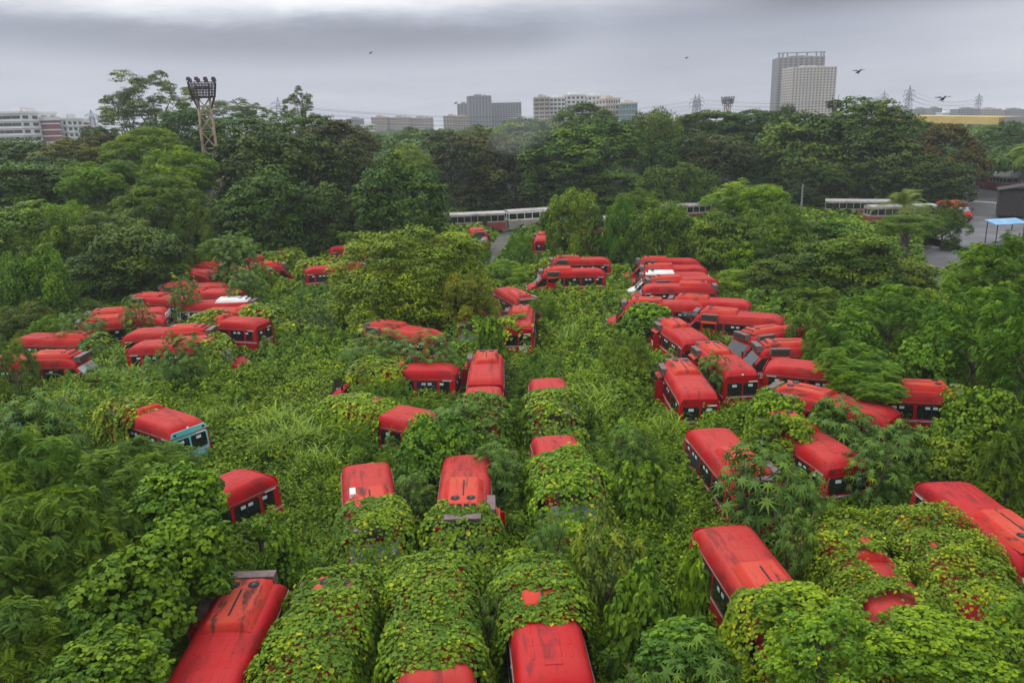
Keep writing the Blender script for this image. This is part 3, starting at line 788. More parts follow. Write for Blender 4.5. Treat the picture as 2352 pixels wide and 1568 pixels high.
bus((52, 770), (240, 776), 'r', 'red minibus with flat roof unit left of the leafy hump', vine=V(s0=5.0, s1=8, cov=.9, col=DG), vlabel='leafy hump left of the short bare roof')
bus((-22, 822), (165, 818), 'r', 'red minibus at the left edge with black topped roof unit above tall grass', vine=V(s0=6.0, s1=8, cov=.8, col=DG), vlabel='small creeper at the nose of the left edge bus')
bus((2212, 468), (2150, 458), 'f', 'red minibus nose poking from the bush at the edge of the asphalt yard')
# ------------------------------------------------------------ ground, track, paved yard
m, b = newmat('damp_soil'); co = coords(b)
c = b.mix(b.sstep(b.noise(co, .35, 5, .6), .35, .65), (.030, .040, .016), (.055, .048, .028))
finish(m, b, c, .95); M['soil'] = m
m, b = newmat('wood_floor_green'); co = coords(b)
c = b.mix(b.sstep(b.noise(co, .05, 6, .7), .35, .65), (.020, .040, .012), (.045, .075, .022))
finish(m, b, c, .95); M['farground'] = m
m, b = newmat('wet_grey_asphalt'); co = coords(b)
c = b.mix(b.sstep(b.noise(co, .25, 6, .65), .35, .66), (.060, .060, .066), (.115, .112, .118))
c = b.mix(b.sstep(b.noise(co, 1.2, 4, .6), .58, .70), c, (.05, .075, .03))
finish(m, b, c, .6, bump=b.noise(co, 6, 3), bstr=.3); M['asphalt'] = m
m, b = newmat('muddy_gravel'); co = coords(b)
c = b.mix(b.sstep(b.noise(co, .6, 6, .7), .38, .62), (.055, .052, .045), (.105, .098, .088)); c = b.mix(b.sstep(b.noise(co, .9, 5, .7), .50, .60), c, (.045, .075, .022))
finish(m, b, c, .9); M['track'] = m
g = MB(); g.add([(-4000, -200, 0), (4000, -200, 0), (4000, 7000, 0), (-4000, 7000, 0)], [(0, 1, 2, 3)])
tag(link('ground', g.mesh('ground', M['farground'])), kind='structure')
g = MB(); g.add([(-60, 5, .004), (60, 5, .004), (80, 110, .004), (-80, 110, .004)], [(0, 1, 2, 3)])
tag(link('yard_soil', g.mesh('yard_soil', M['soil'])), kind='structure')
TRACK = [at_z(u, v, 0) for u, v in ((1085, 640), (1098, 615), (1128, 588), (1150, 560), (1163, 540), (1180, 522), (1215, 512))]
g = MB(); vs = []; fs = []
for i, p in enumerate(TRACK):
    d = (TRACK[min(i + 1, len(TRACK) - 1)] - TRACK[max(i - 1, 0)]).normalized(); n = Vector((-d.y, d.x, 0)); w = 1.15 + .35 * math.sin(i * 2.1)
    vs += [p + n * w + Vector((0, 0, .012)), p - n * w + Vector((0, 0, .012))]
    if i: fs.append((2 * i - 2, 2 * i - 1, 2 * i + 1, 2 * i))
g.add(vs, fs); tag(link('dirt_track', g.mesh('dirt_track', M['track'])), kind='structure')
YARD = [[at_z(u, v, 0) for u, v in ((2195, 575), (2560, 640), (2700, 480), (2352, 415), (2200, 415), (2215, 520), (2120, 528), (2120, 560))],
        [at_z(u, v, 0) for u, v in ((2125, 660), (2215, 660), (2235, 575), (2110, 535))],
        [at_z(u, v, 0) for u, v in ((1050, 540), (2200, 520), (2180, 480), (1050, 505))]]
for poly in YARD[:2]:
    g = MB(); g.add([p + Vector((0, 0, .012)) for p in poly], [tuple(range(len(poly)))[::-1]])
    tag(link('paved_yard', g.mesh('paved_yard', M['asphalt'])), kind='structure')
def seg_dist(x, y, pts):
    d = np.full(len(x), 1e9)
    for a, c in zip(pts[:-1], pts[1:]):
        ax, ay, cx, cy = a.x, a.y, c.x, c.y; L = (cx - ax) ** 2 + (cy - ay) ** 2
        t = np.clip(((x - ax) * (cx - ax) + (y - ay) * (cy - ay)) / L, 0, 1)
        d = np.minimum(d, np.hypot(x - ax - t * (cx - ax), y - ay - t * (cy - ay)))
    return d
def inside(x, y, poly):
    r = np.zeros(len(x), bool); n = len(poly)
    for i in range(n):
        a, c = poly[i], poly[(i + 1) % n]
        if a.y == c.y: continue
        k = ((a.y > y) != (c.y > y)) & (x < (c.x - a.x) * (y - a.y) / (c.y - a.y) + a.x); r ^= k
    return r
def cover_h(x, y):
    h = .20 + .70 * vn2(x, y, 6.5, 3) + .45 * vn2(x, y, 2.6, 4)
    h = h + .55 * np.abs(vn2(x, y, 1.15, 5) - .5) * 2 * .6 + .22 * vn2(x, y, .5, 6)
    big = np.clip((vn2(x, y, 5.0, 8) - .62) / .2, 0, 1); h = h + big * .6
    td = seg_dist(x, y, TRACK); h = h * np.clip((td - 1.0) / 1.6, 0, 1)
    return h
def cover(name, d0, d1, smin, k, cov, tmpl, seed, label, a0=-38, a1=38):
    r = rngs(seed)
    dd = np.linspace(d0, d1, 200); sz = np.maximum(smin, k * dd); pdf = dd / sz ** 2; cdf = np.cumsum(pdf); area = math.radians(a1 - a0)
    n = int(cov * area * np.trapz(pdf, dd) / .55); cdf /= cdf[-1]
    d = np.interp(r.random(n), cdf, dd); a = np.radians(r.uniform(a0, a1, n))
    x, y = d * np.sin(a), d * np.cos(a)
    s = np.maximum(smin, k * d)
    h = cover_h(x, y); e = .12
    hx = (cover_h(x + e, y) - h) / e; hy = (cover_h(x, y + e) - h) / e
    z = h - r.uniform(0, 1, n) ** 1.6 * .28
    sprig = r.random(n) < .05; z[sprig] += r.uniform(0, .25, sprig.sum())
    keep = h > .12
    for poly in YARD[:2]: keep &= ~inside(x, y, poly)
    for root, org, dr, rz, dz in BUSES:
        lx = (x - org.x) * dr.x + (y - org.y) * dr.y; ly = -(x - org.x) * dr.y + (y - org.y) * dr.x
        keep &= ~((lx > -.12) & (lx < 7.1) & (np.abs(ly) < 1.08))
    N = np.stack([-hx * .7, -hy * .7, np.full(n, .9)], 1) + r.normal(size=(n, 3)) * .42
    patch = vn2(x, y, 3.5, 9); patch2 = vn2(x, y, .9, 10)
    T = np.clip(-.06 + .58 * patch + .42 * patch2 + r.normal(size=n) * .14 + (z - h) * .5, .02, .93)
    T[r.random(n) < .004] = .97
    P = np.stack([x, y, z], 1)[keep]
    v = leafset(P, N[keep], (s * r.uniform(.7, 1.35, n))[keep], tmpl, r, T[keep])
    o = link(name, quadmesh(name, *v, M['leaf'])); o.color = (.104, .172, .019, 1)
    tag(o, label, 'undergrowth', kind='stuff'); return len(P)
Q = 1.0
n1 = cover('undergrowth', 11, 40, .085, .0038, 2.7 * Q, HEART, 71, 'dense low green weeds and creepers filling the near yard')
n2 = cover('undergrowth', 40, 76, .12, .0040, 2.6 * Q, OVAL, 72, 'dense low green weeds among the far minibuses')
n3 = cover('undergrowth', 76, 150, .2, .0046, 2.2 * Q, TUFT, 73, 'low green scrub at the foot of the far trees')
print('cover leaves', n1, n2, n3)
# sapling weeds standing out of the cover, in drifts
def weeds(seed, n, d0, d1, col, tmpl, leaf, tall, label, lo, name='weeds'):
    r = rngs(seed); d = np.sqrt(r.uniform(d0 ** 2, d1 ** 2, n)) ** 1.0; a = np.radians(r.uniform(-37, 37, n)); x, y = d * np.sin(a), d * np.cos(a)
    k = vn2(x, y, 5.5, seed) > lo; x, y, d = x[k], y[k], d[k]
    h = cover_h(x, y); k = h > .25
    for poly in YARD[:2]: k &= ~inside(x, y, poly)
    for root, org, dr, rz, dz in BUSES:
        lx = (x - org.x) * dr.x + (y - org.y) * dr.y; ly = -(x - org.x) * dr.y + (y - org.y) * dr.x
        k &= ~((lx > -.5) & (lx < 7.4) & (np.abs(ly) < 1.45))
    x, y, d, h = x[k], y[k], d[k], h[k]; m = len(x); q = 34
    H = tall * r.uniform(.5, 1.2, m); R = H * r.uniform(.28, .5, m)
    t = r.uniform(0, 1, (m, q)); an = r.uniform(0, 2 * PI, (m, q)); rad = (1 - t ** 1.6 * .75) * r.uniform(.25, 1, (m, q)) * R[:, None]
    lean = r.normal(size=(m, 2)) * .12
    P = np.stack([x[:, None] + rad * np.cos(an) + lean[:, :1] * t * H[:, None], y[:, None] + rad * np.sin(an) + lean[:, 1:] * t * H[:, None], h[:, None] - .15 + t * H[:, None]], 2).reshape(-1, 3)
    N = np.stack([np.cos(an) * .55, np.sin(an) * .55, np.full((m, q), .8)], 2).reshape(-1, 3) + r.normal(size=(m * q, 3)) * .3
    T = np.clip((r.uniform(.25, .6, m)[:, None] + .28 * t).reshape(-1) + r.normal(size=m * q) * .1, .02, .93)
    S = (np.maximum(leaf, d * .0042)[:, None] * r.uniform(.7, 1.3, (m, q))).reshape(-1)
    o = link(name, quadmesh(name, *leafset(P, N, S, tmpl, r, T, (0, 0, -.3), .3), M['leaf'])); o.color = (*col, 1)
    tag(o, label, 'weeds', kind='stuff')
weeds(91, 9000, 13, 62, (.078, .142, .020), OVAL, .13, .85, 'mid green leafy weeds standing out of the ground cover', .50)
weeds(92, 5000, 16, 80, (.110, .168, .022), OVAL, .11, .7, 'yellow green weeds in drifts between the minibuses', .56)
weeds(93, 2600, 13, 45, (.060, .120, .030), FROND, .26, 1.15, 'dark fern leaved saplings between the minibuses', .60)
weeds(94, 1500, 13, 70, (.065, .135, .045), PALMATE, .20, 1.1, 'young castor seedlings scattered through the ground cover', .62)

# distant woodland canopy out to the city
r = rngs(5); n = int(260000 * Q)
d = 165 * (900 / 165) ** r.random(n); a = np.radians(r.uniform(-40, 40, n)); x, y = d * np.sin(a), d * np.cos(a)
h = 5 + 4 * vn2(x, y, 34, 21) + 4.5 * vn2(x, y, 11, 22) - 2.5 * r.random(n) ** 2
h = np.where(x > .45 * y, h * .72, h)
P = np.stack([x, y, h], 1); N = r.normal(size=(n, 3)) * .5 + np.array([0, -.25, .8])
T = np.clip(.1 + .6 * vn2(x, y, 14, 23) + .15 * r.normal(size=n), .02, .93)
o = link('distant_woodland', quadmesh('distant_woodland', *leafset(P, N, .0062 * d * r.uniform(.7, 1.3, n), TUFT, r, T), M['leaf'])); o.color = (.055, .105, .022, 1)
tag(o, 'far green woodland between the yard and the city', 'woodland', kind='stuff')

# ------------------------------------------------------------ tall arching grass
def grass_mesh(seed, n=70, hgt=1.9, rad=.55):
    r = rngs(seed); V = []; Qd = []; T = []
    for i in range(n):
        a = r.uniform(0, 2 * PI); p = np.array([rad * math.sqrt(r.random()) * math.cos(a), rad * math.sqrt(r.random()) * math.sin(a), 0.])
        a = r.uniform(0, 2 * PI); dr = np.array([math.cos(a), math.sin(a), 0]); sd = np.array([-dr[1], dr[0], 0])
        H = hgt * r.uniform(.55, 1.1); R = H * r.uniform(.25, .75); w = r.uniform(.028, .05); k = 5; b0 = len(V); t0 = r.uniform(.3, .92)
        for j in range(k + 1):
            s = j / k; q = p + dr * R * s ** 1.8 + np.array([0, 0, H * (s - .42 * s ** 3.2) * 1.1]); ww = w * (1 - s ** 2 * .9)
            V += [q - sd * ww, q + sd * ww]
            if j: Qd.append((b0 + 2 * j - 2, b0 + 2 * j - 1, b0 + 2 * j + 1, b0 + 2 * j)); T.append(t0)
    return quadmesh('grass_tuft', np.array(V), np.array(Qd), np.array(T), M['leaf'])
GM = [grass_mesh(i) for i in range(4)]
def grass_patch(u, v, ru, rv, n, hs=1.0):
    """tufts of one patch joined into one mesh"""
    r = rngs(int(u + v)); Vs = []; Qs = []; Ts = []; k = 0
    for i in range(max(3, int(n * .75))):
        a = r.uniform(0, 2 * PI); q = math.sqrt(r.random())
        p = at_z(u + ru * q * math.cos(a), v + rv * q * math.sin(a), .8); me = GM[i % 4]
        co = np.empty(len(me.vertices) * 3, np.float32); me.vertices.foreach_get('co', co); co = co.reshape(-1, 3)
        li = np.empty(len(me.loops), np.int32); me.loops.foreach_get('vertex_index', li)
        tt = np.empty(len(me.polygons), np.float32); me.attributes['tint'].data.foreach_get('value', tt)
        an = r.uniform(0, 6.28); s = hs * r.uniform(.85, 1.3); c, s_ = math.cos(an), math.sin(an)
        co = np.stack([co[:, 0] * c - co[:, 1] * s_, co[:, 0] * s_ + co[:, 1] * c, co[:, 2]], 1) * s + np.array([p.x, p.y, .5])
        Vs.append(co); Qs.append(li.reshape(-1, 4) + k); Ts.append(tt); k += len(co)
    o = link('tall_grass', quadmesh('tall_grass', np.concatenate(Vs), np.concatenate(Qs), np.concatenate(Ts), M['leaf']))
    o.color = (.105, .175, .048, 1); tag(o, 'tall arching grass with long pale blades', 'grass', kind='stuff')
for p in ((230, 860, 210, 45, 42), (470, 850, 60, 28, 9, .9), (650, 1030, 70, 45, 16), (820, 1010, 60, 35, 12), (1360, 905, 55, 55, 13), (1290, 770, 30, 30, 8, .8), (1385, 960, 40, 40, 6),
          (1540, 1000, 25, 30, 6), (480, 980, 70, 30, 10, .8), (330, 920, 60, 20, 6, .7), (1650, 790, 40, 20, 7, .8), (60, 890, 60, 30, 12), (1170, 700, 12, 10, 3, .5), (720, 1090, 40, 30, 5, .8), (150, 920, 120, 25, 10, .8)):
    grass_patch(*p)

# ------------------------------------------------------------ castor plants
def castor_mesh(seed, leaf=.27, n=150):
    r = rngs(seed); P = []; N = []; T = []; S = []
    for i in range(n):
        d = sph(r, 1, -.85)[0]; rr = r.uniform(.66, 1.05)
        P.append(d * rr * np.array([1, 1, .8])); N.append(d * .45 + np.array([0, 0, .85]) + r.normal(size=3) * .25)
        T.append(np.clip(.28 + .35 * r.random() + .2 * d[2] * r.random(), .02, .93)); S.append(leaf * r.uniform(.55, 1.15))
    T = np.array(T); T[:2] = .965
    P = np.array(P); N = np.array(N); out = P * np.array([1, 1, 0]) ; 
    V = leafset(P, N, np.array(S), PALMATE, r, T)
    parts = [V]
    q = P * .8 + r.normal(size=P.shape) * .16
    parts.append(leafset(q, N, np.array(S) * .75, PALMATE, r, np.clip(T - .2, .02, .9)))
    return quadmesh('foliage', *join(parts), M['leaf'])
CM = [castor_mesh(s) for s in (1, 2, 3)] ; CS = [castor_mesh(s, .20, 240) for s in (4, 5)]
def castor_stem(R, H, g):
    m = MB()
    for i in range(5):
        a = 2 * PI * i / 5 + g.uniform(-.4, .4); e = (math.cos(a) * R * .7, math.sin(a) * R * .7, H * g.uniform(.85, 1.05))
        m.tube([(0, 0, 0), (e[0] * .35, e[1] * .35, H * .5), e], [.05, .035, .015], 6)
    return m.mesh('stem', M['twig'], True)
def castor(u, v, ru, dist, label, col=(.072, .132, .046), hr=.8, fine=False):
    g = random.Random(int(u * 3 + v)); c = at_d(u, v, dist); R = ru * pxm(dist)
    root = empty('castor_plant', (c.x, c.y, 0)); tag(root, label, 'castor plant', 'castor oil plants')
    top = max(c.z + R * .75, 1.5); cz = top * .56; rz = top * .46
    link('stem', castor_stem(R, top * .85, g), root)
    o = link('foliage', g.choice(CS if fine else CM), root); o.location = (0, 0, cz); o.scale = (R, R, rz); o.rotation_euler = (0, 0, g.uniform(0, 6.28)); o.color = (*col, 1)
# ------------------------------------------------------------ skyline
def wallmat(name, col, var=.1): return plain(name, col, var, .8, .03)
M['conc'] = wallmat('grey_concrete', (.22, .205, .205)); M['beige'] = wallmat('beige_render', (.40, .33, .26)); M['cream_w'] = wallmat('cream_render', (.50, .43, .36))
M['whitew'] = wallmat('white_render', (.62, .61, .60)); M['maroon'] = wallmat('maroon_cladding', (.20, .07, .075)); M['brownw'] = wallmat('brown_render', (.36, .28, .21))
M['win'] = plain('dark_window_bay', (.03, .033, .04), .4, .35, .5); M['tealglass'] = plain('teal_glass', (.10, .17, .18), .2, .2, .2)
M['flyover'] = plain('ochre_painted_concrete', (.50, .36, .12), .12, .8, .2)
def building(uL, uR, vT, dist, label, wall='conc', depth=16, floors=12, bays=8, rot=0.0, fins=False, slabs=True, name='apartment_block', wfrac=.55, hfrac=.5, roof=None, skel=False, winmat='win', side=4, cat='building'):
    a = at_d(uL, vT, dist); c = at_d(uR, vT, dist)
    W = c.x - a.x; H = (a.z + c.z) / 2
    root = empty(name, ((a.x + c.x) / 2, dist, 0), rot); tag(root, label, cat)
    m = MB(); m.box(-W / 2, W / 2, 0, depth, 0, H)
    fh = H / floors; bw = W / bays
    if slabs:
        for k in range(1, floors): m.box(-W / 2 - .3, W / 2 + .3, -.35, depth + .3, k * fh - .14, k * fh + .14)
    if fins:
        for k in range(bays + 1): x = -W / 2 + k * bw; m.box(x - .25, x + .25, -.5, 0.1, 0, H + .02)
    link('wall', m.mesh('wall', M[wall]), root)
    pm = MB()
    if roof != 'bare':
        pm.box(-W / 2 - .2, W / 2 + .2, -.45, depth + .2, H + .03, H + .9)
        pm.box(-W * .2, W * .12, depth * .3, depth * .7, H + .93, H + 2.6); pm.box(W * .2, W * .3, depth * .3, depth * .6, H + .93, H + 2.0)
    else:
        for k in range(bays * 2):
            x = -W / 2 + (k + .5) * W / bays / 2; pm.box(x - .12, x + .12, .3, .55, H, H + 1.5 + 2.2 * ((k * 7) % 5) / 5)
    link('roof', pm.mesh('roof', M[wall]), root)
    def wbox(w, h): 
        q = MB(); q.box(-w / 2, w / 2, -.14, -.03, -h / 2, h / 2); return q
    w, h = bw * wfrac, fh * hfrac
    k0 = int(max(0, (8 / H) * floors)); pos = []
    for k in range(floors - 1, -1, -1):
        for j in range(bays): pos.append((-W / 2 + (j + .5) * bw, -.02, (k + .52) * fh, 0))
    for k in range(floors - 1, -1, -1):
        for j in range(side):
            for s in (-1, 1): pos.append((s * (W / 2 + .02), (j + .5) * depth / side, (k + .52) * fh, s))
    wm = wbox(w, h).mesh('window', M[winmat]); rest = MB()
    for i, (x, y, z, s) in enumerate(pos):
        if s == 0 and i < 90:
            link('window', wm, root, (x, y, z))
        elif s == 0: rest.box(x - w / 2, x + w / 2, y - .14, y - .03, z - h / 2, z + h / 2)
        else: rest.box(*sorted((x + s * .03, x + s * .14)), y - depth / side * .28, y + depth / side * .28, z - h / 2, z + h / 2)
    if rest.v:
        o = link('window', rest.mesh('window', M[winmat]), root); o['kind'] = 'stuff'
    return root, W, H
rt_, W, H = building(1789, 1893, 133, 840, 'tall grey tower behind its lower cream slab at right, open frame on top', 'conc', 26, 28, 9, -.10, fins=True, wfrac=.5, hfrac=.55, side=6, name='tower_block')
f = MB()
for x in (-.48, -.40, -.30, -.10, .12, .32, .42, .48): f.box(x * W - .7, x * W + .7, .2, 1.8, H + .95, H + 4.6)
f.box(-W / 2 - .6, W / 2 + .6, -.3, 3, H + 4.6, H + 5.4)
link('crown_frame', f.mesh('crown_frame', M['conc']), rt_)
r_, W, H = building(1818, 1926, 156, 800, 'broad cream slab tower with rows of small windows at right', 'cream_w', 22, 25, 13, .12, wfrac=.42, hfrac=.5, slabs=True, name='tower_block', side=6)
building(1076, 1128, 222, 900, 'tall grey apartment tower under construction at centre skyline', 'conc', 22, 24, 7, .15, fins=True)
building(1122, 1197, 236, 910, 'unfinished dark concrete frame building with bristling roof', 'conc', 22, 20, 12, 0, roof='bare', wfrac=.75, hfrac=.65)
building(1050, 1080, 240, 930, 'narrow grey block left of the central tower', 'conc', 20, 18, 4, 0)
building(1018, 1052, 268, 820, 'small beige block with balconies left of the central tower', 'beige', 18, 11, 5)
building(1044, 1076, 270, 800, 'small brown block touching the central tower', 'brownw', 18, 11, 5)
building(852, 888, 271, 880, 'brown flats at the left end of the low skyline group', 'brownw', 16, 10, 6)
building(893, 940, 271, 890, 'long beige flats next to the leftmost brown flats', 'beige', 16, 10, 8)
building(938, 992, 272, 905, 'tan flats at the right end of the low skyline group', 'beige', 16, 9, 9)
building(795, 830, 275, 900, 'low pale block partly behind a small tree', 'conc', 16, 8, 6)
building(828, 858, 288, 850, 'low white block below the brown flats', 'whitew', 14, 7, 5)
building(1227, 1262, 226, 560, 'grey banded end wing of the white apartment complex', 'beige', 18, 12, 3, 0, wfrac=.8, hfrac=.45)
building(1262, 1298, 226, 572, 'white balconied wing of the apartment complex, left part', 'whitew', 18, 12, 4, 0, wfrac=.7)
building(1292, 1352, 220, 580, 'tallest middle wing of the white apartment complex', 'whitew', 20, 12, 6, .05, wfrac=.6)
building(1350, 1388, 222, 570, 'right end wing of the white apartment complex', 'whitew', 20, 12, 4, 0)
building(1390, 1426, 228, 540, 'cream office wing left of the teal glass front', 'cream_w', 24, 9, 6, .25, name='office_block')
building(1424, 1464, 239, 520, 'cream office block with teal glass upper front', 'cream_w', 20, 8, 3, -.06, winmat='tealglass', wfrac=.96, hfrac=.85, name='office_block')
building(-20, 48, 262, 330, 'white office building with long horizontal balconies at the left edge', 'whitew', 22, 9, 3, -.12, wfrac=.94, hfrac=.42, name='office_block')
building(42, 76, 272, 345, 'pale grey block right of the balconied office', 'whitew', 20, 9, 3, .1, wfrac=.3, name='office_block')
for u0, u1, v0, dd, lb in ((78, 122, 278, 340, 'maroon rounded tower block at left'), (152, 192, 283, 365, 'smaller maroon rounded block right of the white link')):
    a = at_d(u0, v0, dd); c = at_d(u1, v0, dd); rr = (c.x - a.x) / 2; H = a.z
    root = empty('office_tower', ((a.x + c.x) / 2, dd + rr, 0)); tag(root, lb, 'building')
    m = MB(); m.cyl((0, 0, H / 2), rr, H, 'z', 40); link('wall', m.mesh('wall', M['maroon'], True, 40), root)
    for k in range(9):
        m = MB(); m.cyl((0, 0, H * (k + .5) / 9), rr + .18, .5, 'z', 40); link('band', m.mesh('band', M['whitew'], True, 40), root)
    m = MB(); m.cyl((0, 0, H + .8), rr + .3, 1.5, 'z', 40); link('parapet', m.mesh('parapet', M['whitew'], True, 40), root)
building(120, 152, 276, 350, 'white link block between the two maroon rounded blocks', 'whitew', 20, 9, 3, .08, wfrac=.4, name='office_block')
for i, (a_, b_, t, dd, wl, lb) in enumerate(((2065, 2098, 262, 950, 'whitew', 'low white flats left of the large pylon'), (2100, 2140, 252, 1000, 'conc', 'grey flats right of the large pylon'), (2140, 2164, 250, 980, 'conc', 'narrow grey block on the right skyline'),
        (2166, 2198, 260, 950, 'whitew', 'white low flats with antennae on the right skyline'), (2200, 2252, 252, 900, 'conc', 'dark grey netted block on the right skyline'), (2254, 2300, 252, 930, 'beige', 'beige long block right of the netted one'),
        (2308, 2360, 253, 960, 'conc', 'grey block at the right edge of the skyline'))):
    building(a_, b_, t, dd, lb, wl, 16, 9, 8)
# elevated roadway
root = empty('flyover', (0, 0, 0)); tag(root, 'ochre yellow elevated roadway on piers at right', 'flyover')
p0 = at_d(2040, 266, 300); p1 = at_d(2322, 270, 250); p2 = at_d(2470, 268, 235)
for a_, b_, mt, nm in ((p0, p1, 'flyover', 'girder'), (p1 + (p2 - p1) * .015, p2, 'conc', 'girder')):
    m = MB(); m.bar(a_ - Vector((0, 0, .9)), b_ - Vector((0, 0, .9)), 9, 2.3); link(nm, m.mesh(nm, M[mt]), root)
for t in (.05, .5, .99):
    q = p0.lerp(p1, t); m = MB(); m.tube([(q.x, q.y, 0), (q.x, q.y, q.z - 3.4)], [1.1, 1.1], 12)
    m.loft([[(q.x - 1.1, q.y - 1, q.z - 4.6), (q.x + 1.1, q.y - 1, q.z - 4.6), (q.x + 1.1, q.y + 1, q.z - 4.6), (q.x - 1.1, q.y + 1, q.z - 4.6)], [(q.x - 2.6, q.y - 2.4, q.z - 2.2), (q.x + 2.6, q.y - 2.4, q.z - 2.2), (q.x + 2.6, q.y + 2.4, q.z - 2.2), (q.x - 2.6, q.y + 2.4, q.z - 2.2)]])
    link('pier', m.mesh('pier', M['flyover']), root)
# ------------------------------------------------------------ lattice towers
M['pylon'] = plain('galvanised_lattice', (.22, .22, .25), .1, .6)
def lattice(m, w0, w1, z0, z1, n, th):
    prev = None
    for k in range(n + 1):
        t = k / n; w = (w0 + (w1 - w0) * t) / 2; z = z0 + (z1 - z0) * t
        q = [(-w, -w, z), (w, -w, z), (w, w, z), (-w, w, z)]
        if prev:
            for j in range(4):
                m.bar(prev[j], q[(j + 1) % 4], th * .7); m.bar(prev[(j + 1) % 4], q[j], th * .7)
                m.bar(q[j], q[(j + 1) % 4], th * .7)
        prev = q
PY = []
def pylon(u, vtop, dist, hpx_arm, label):
    p = at_d(u, vtop, dist); H = p.z; th = max(.22, dist * .00034)
    root = empty('transmission_pylon', (p.x, p.y, 0), .25); tag(root, label, 'pylon', 'power line pylons')
    for sx in (-1, 1):
        for sy in (-1, 1):
            m = MB(); m.bar((sx * H * .09, sy * H * .09, 0), (sx * .9, sy * .9, H * .88), th); link('leg', m.mesh('leg', M['pylon']), root)
    m = MB(); lattice(m, H * .18, 1.8, 0, H * .88, 12, th); m.bar((0, 0, H * .86), (0, 0, H), th)
    for s in (-1, 1): m.bar((s * .9, 0, H * .88), (0, 0, H), th)
    link('bracing', m.mesh('bracing', M['pylon']), root)
    for z, L in ((.90, .11), (.82, .135), (.74, .11)):
        m = MB(); m.bar((-H * L, 0, H * z), (H * L, 0, H * z), th * 1.2); m.bar((-H * L, 0, H * z), (0, 0, H * (z + .045)), th); m.bar((H * L, 0, H * z), (0, 0, H * (z + .045)), th)
        for s in (-1, 1): m.bar((s * H * L, 0, H * z), (s * H * L, 0, H * (z - .035)), th)
        link('crossarm', m.mesh('crossarm', M['pylon']), root)
    PY.append((p, H))
pylon(208, 252, 420, 0, 'pylon peeking over trees right of the left edge offices')
pylon(637, 223, 460, 0, 'lone pylon right of the floodlight tower')
pylon(1597, 217, 620, 0, 'left one of a close pair of pylons at right centre')
pylon(1606, 215, 700, 0, 'right one of a close pair of pylons at right centre')
pylon(2032, 208, 640, 0, 'smaller pylon left of the tallest one')
pylon(2091, 196, 520, 0, 'tallest pylon at the right')
pylon(2250, 214, 620, 0, 'pylon above the netted block at the right')
def wires(a, c, n=2, label='overhead power lines sagging across the sky'):
    (p, H), (q, K) = PY[a], PY[c]
    root = MB()
    for z in (.90, .82, .74):
        for s in (-1, 1):
            A_ = Vector((p.x + s * H * .11, p.y, H * (z - .035))); B_ = Vector((q.x + s * K * .11, q.y, K * (z - .035))); pts = []
            for k in range(17):
                t = k / 16; v = A_.lerp(B_, t); v.z -= (A_ - B_).length * .028 * 4 * t * (1 - t); pts.append(v)
            root.tube(pts, [.055] * 17, 4)
    tag(link('power_line', root.mesh('power_line', M['rubber'])), label, 'power line')
wires(0, 1, label='overhead power lines left of the lone pylon'); wires(1, 2, label='overhead power lines crossing the middle of the skyline'); wires(3, 4, label='overhead power lines behind the cream tower'); wires(5, 6, label='overhead power lines at right between the pylons')
# floodlight towers
M['rust'] = plain('rusting_painted_steel', (.34, .25, .18), .45, .8, .9); M['rustd'] = plain('dark_rusty_steel', (.06, .045, .05), .3, .8, 2)
def floodtower(u, v, dist, label, lean=0):
    p = at_d(u, v, dist); H = p.z; root = empty('floodlight_tower', (p.x, p.y, 0), .3); tag(root, label, 'floodlight tower')
    for sx in (-1, 1):
        for sy in (-1, 1):
            m = MB(); m.bar((sx * 1.15, sy * 1.15, 0), (sx * .75, sy * .75, H - 2.6), .20); link('leg', m.mesh('leg', M['rust']), root)
    m = MB(); lattice(m, 2.3, 1.5, 0, H - 2.6, 9, .13); link('bracing', m.mesh('bracing', M['rust']), root)
    z0, z1 = H - 2.6, H - .7; w = 1.42; m = MB()
    m.box(-w, w, -w, w, z0, z0 + .14)
    for sx in (-1, 1):
        for sy in (-1, 1): m.bar((sx * .76, sy * .76, z0 - 1.6), (sx * w * .95, sy * w * .95, z0), .12)
    link('platform', m.mesh('platform', M['rustd']), root)
    m = MB()
    for k in range(6):
        z = z0 + .15 + (z1 - z0 - .15) * k / 5; e = w + .28 * k / 5
        c4 = [(-e, -e, z), (e, -e, z), (e, e, z), (-e, e, z)]
        for j in range(4): m.bar(c4[j], c4[(j + 1) % 4], .10)
    for j in range(9):
        t = -1 + 2 * j / 8
        for q0, q1 in (((t * w, -w), (t * (w + .28), -w - .28)), ((t * w, w), (t * (w + .28), w + .28)), ((-w, t * w), (-w - .28, t * (w + .28))), ((w, t * w), (w + .28, t * (w + .28)))):
            m.bar((*q0, z0 + .1), (*q1, z1), .08 if j % 2 else .11)
    link('railing', m.mesh('railing', M['rustd']), root)
    for j, (x, y) in enumerate(((-1.55, -1.5), (-.55, -1.6), (.55, -1.6), (1.55, -1.5), (-1.55, 1.5), (1.55, 1.5), (-.5, 1.5), (.5, 1.5))):
        m = MB(); m.bar((x * .9, y * .9, z1), (x, y, z1 + .35), .07); m.box(x - .28, x + .28, y - .2, y + .2, z1 + .22, z1 + .66, .06)
        link('floodlight', m.mesh('floodlight', M['rustd']), root)
    for j, (x, y) in enumerate(((-.5, -1.1), (.6, -1.1))):
        m = MB(); m.box(x - .5, x + .5, y - .3, y + .3, z0 + 1.0, z0 + 1.4, .06); link('floodlight', m.mesh('floodlight', M['rustd']), root)
floodtower(462, 178, 112, 'rusty lattice floodlight tower rising above the left trees')
floodtower(1672, 222, 300, 'top of a distant floodlight tower above the right trees')

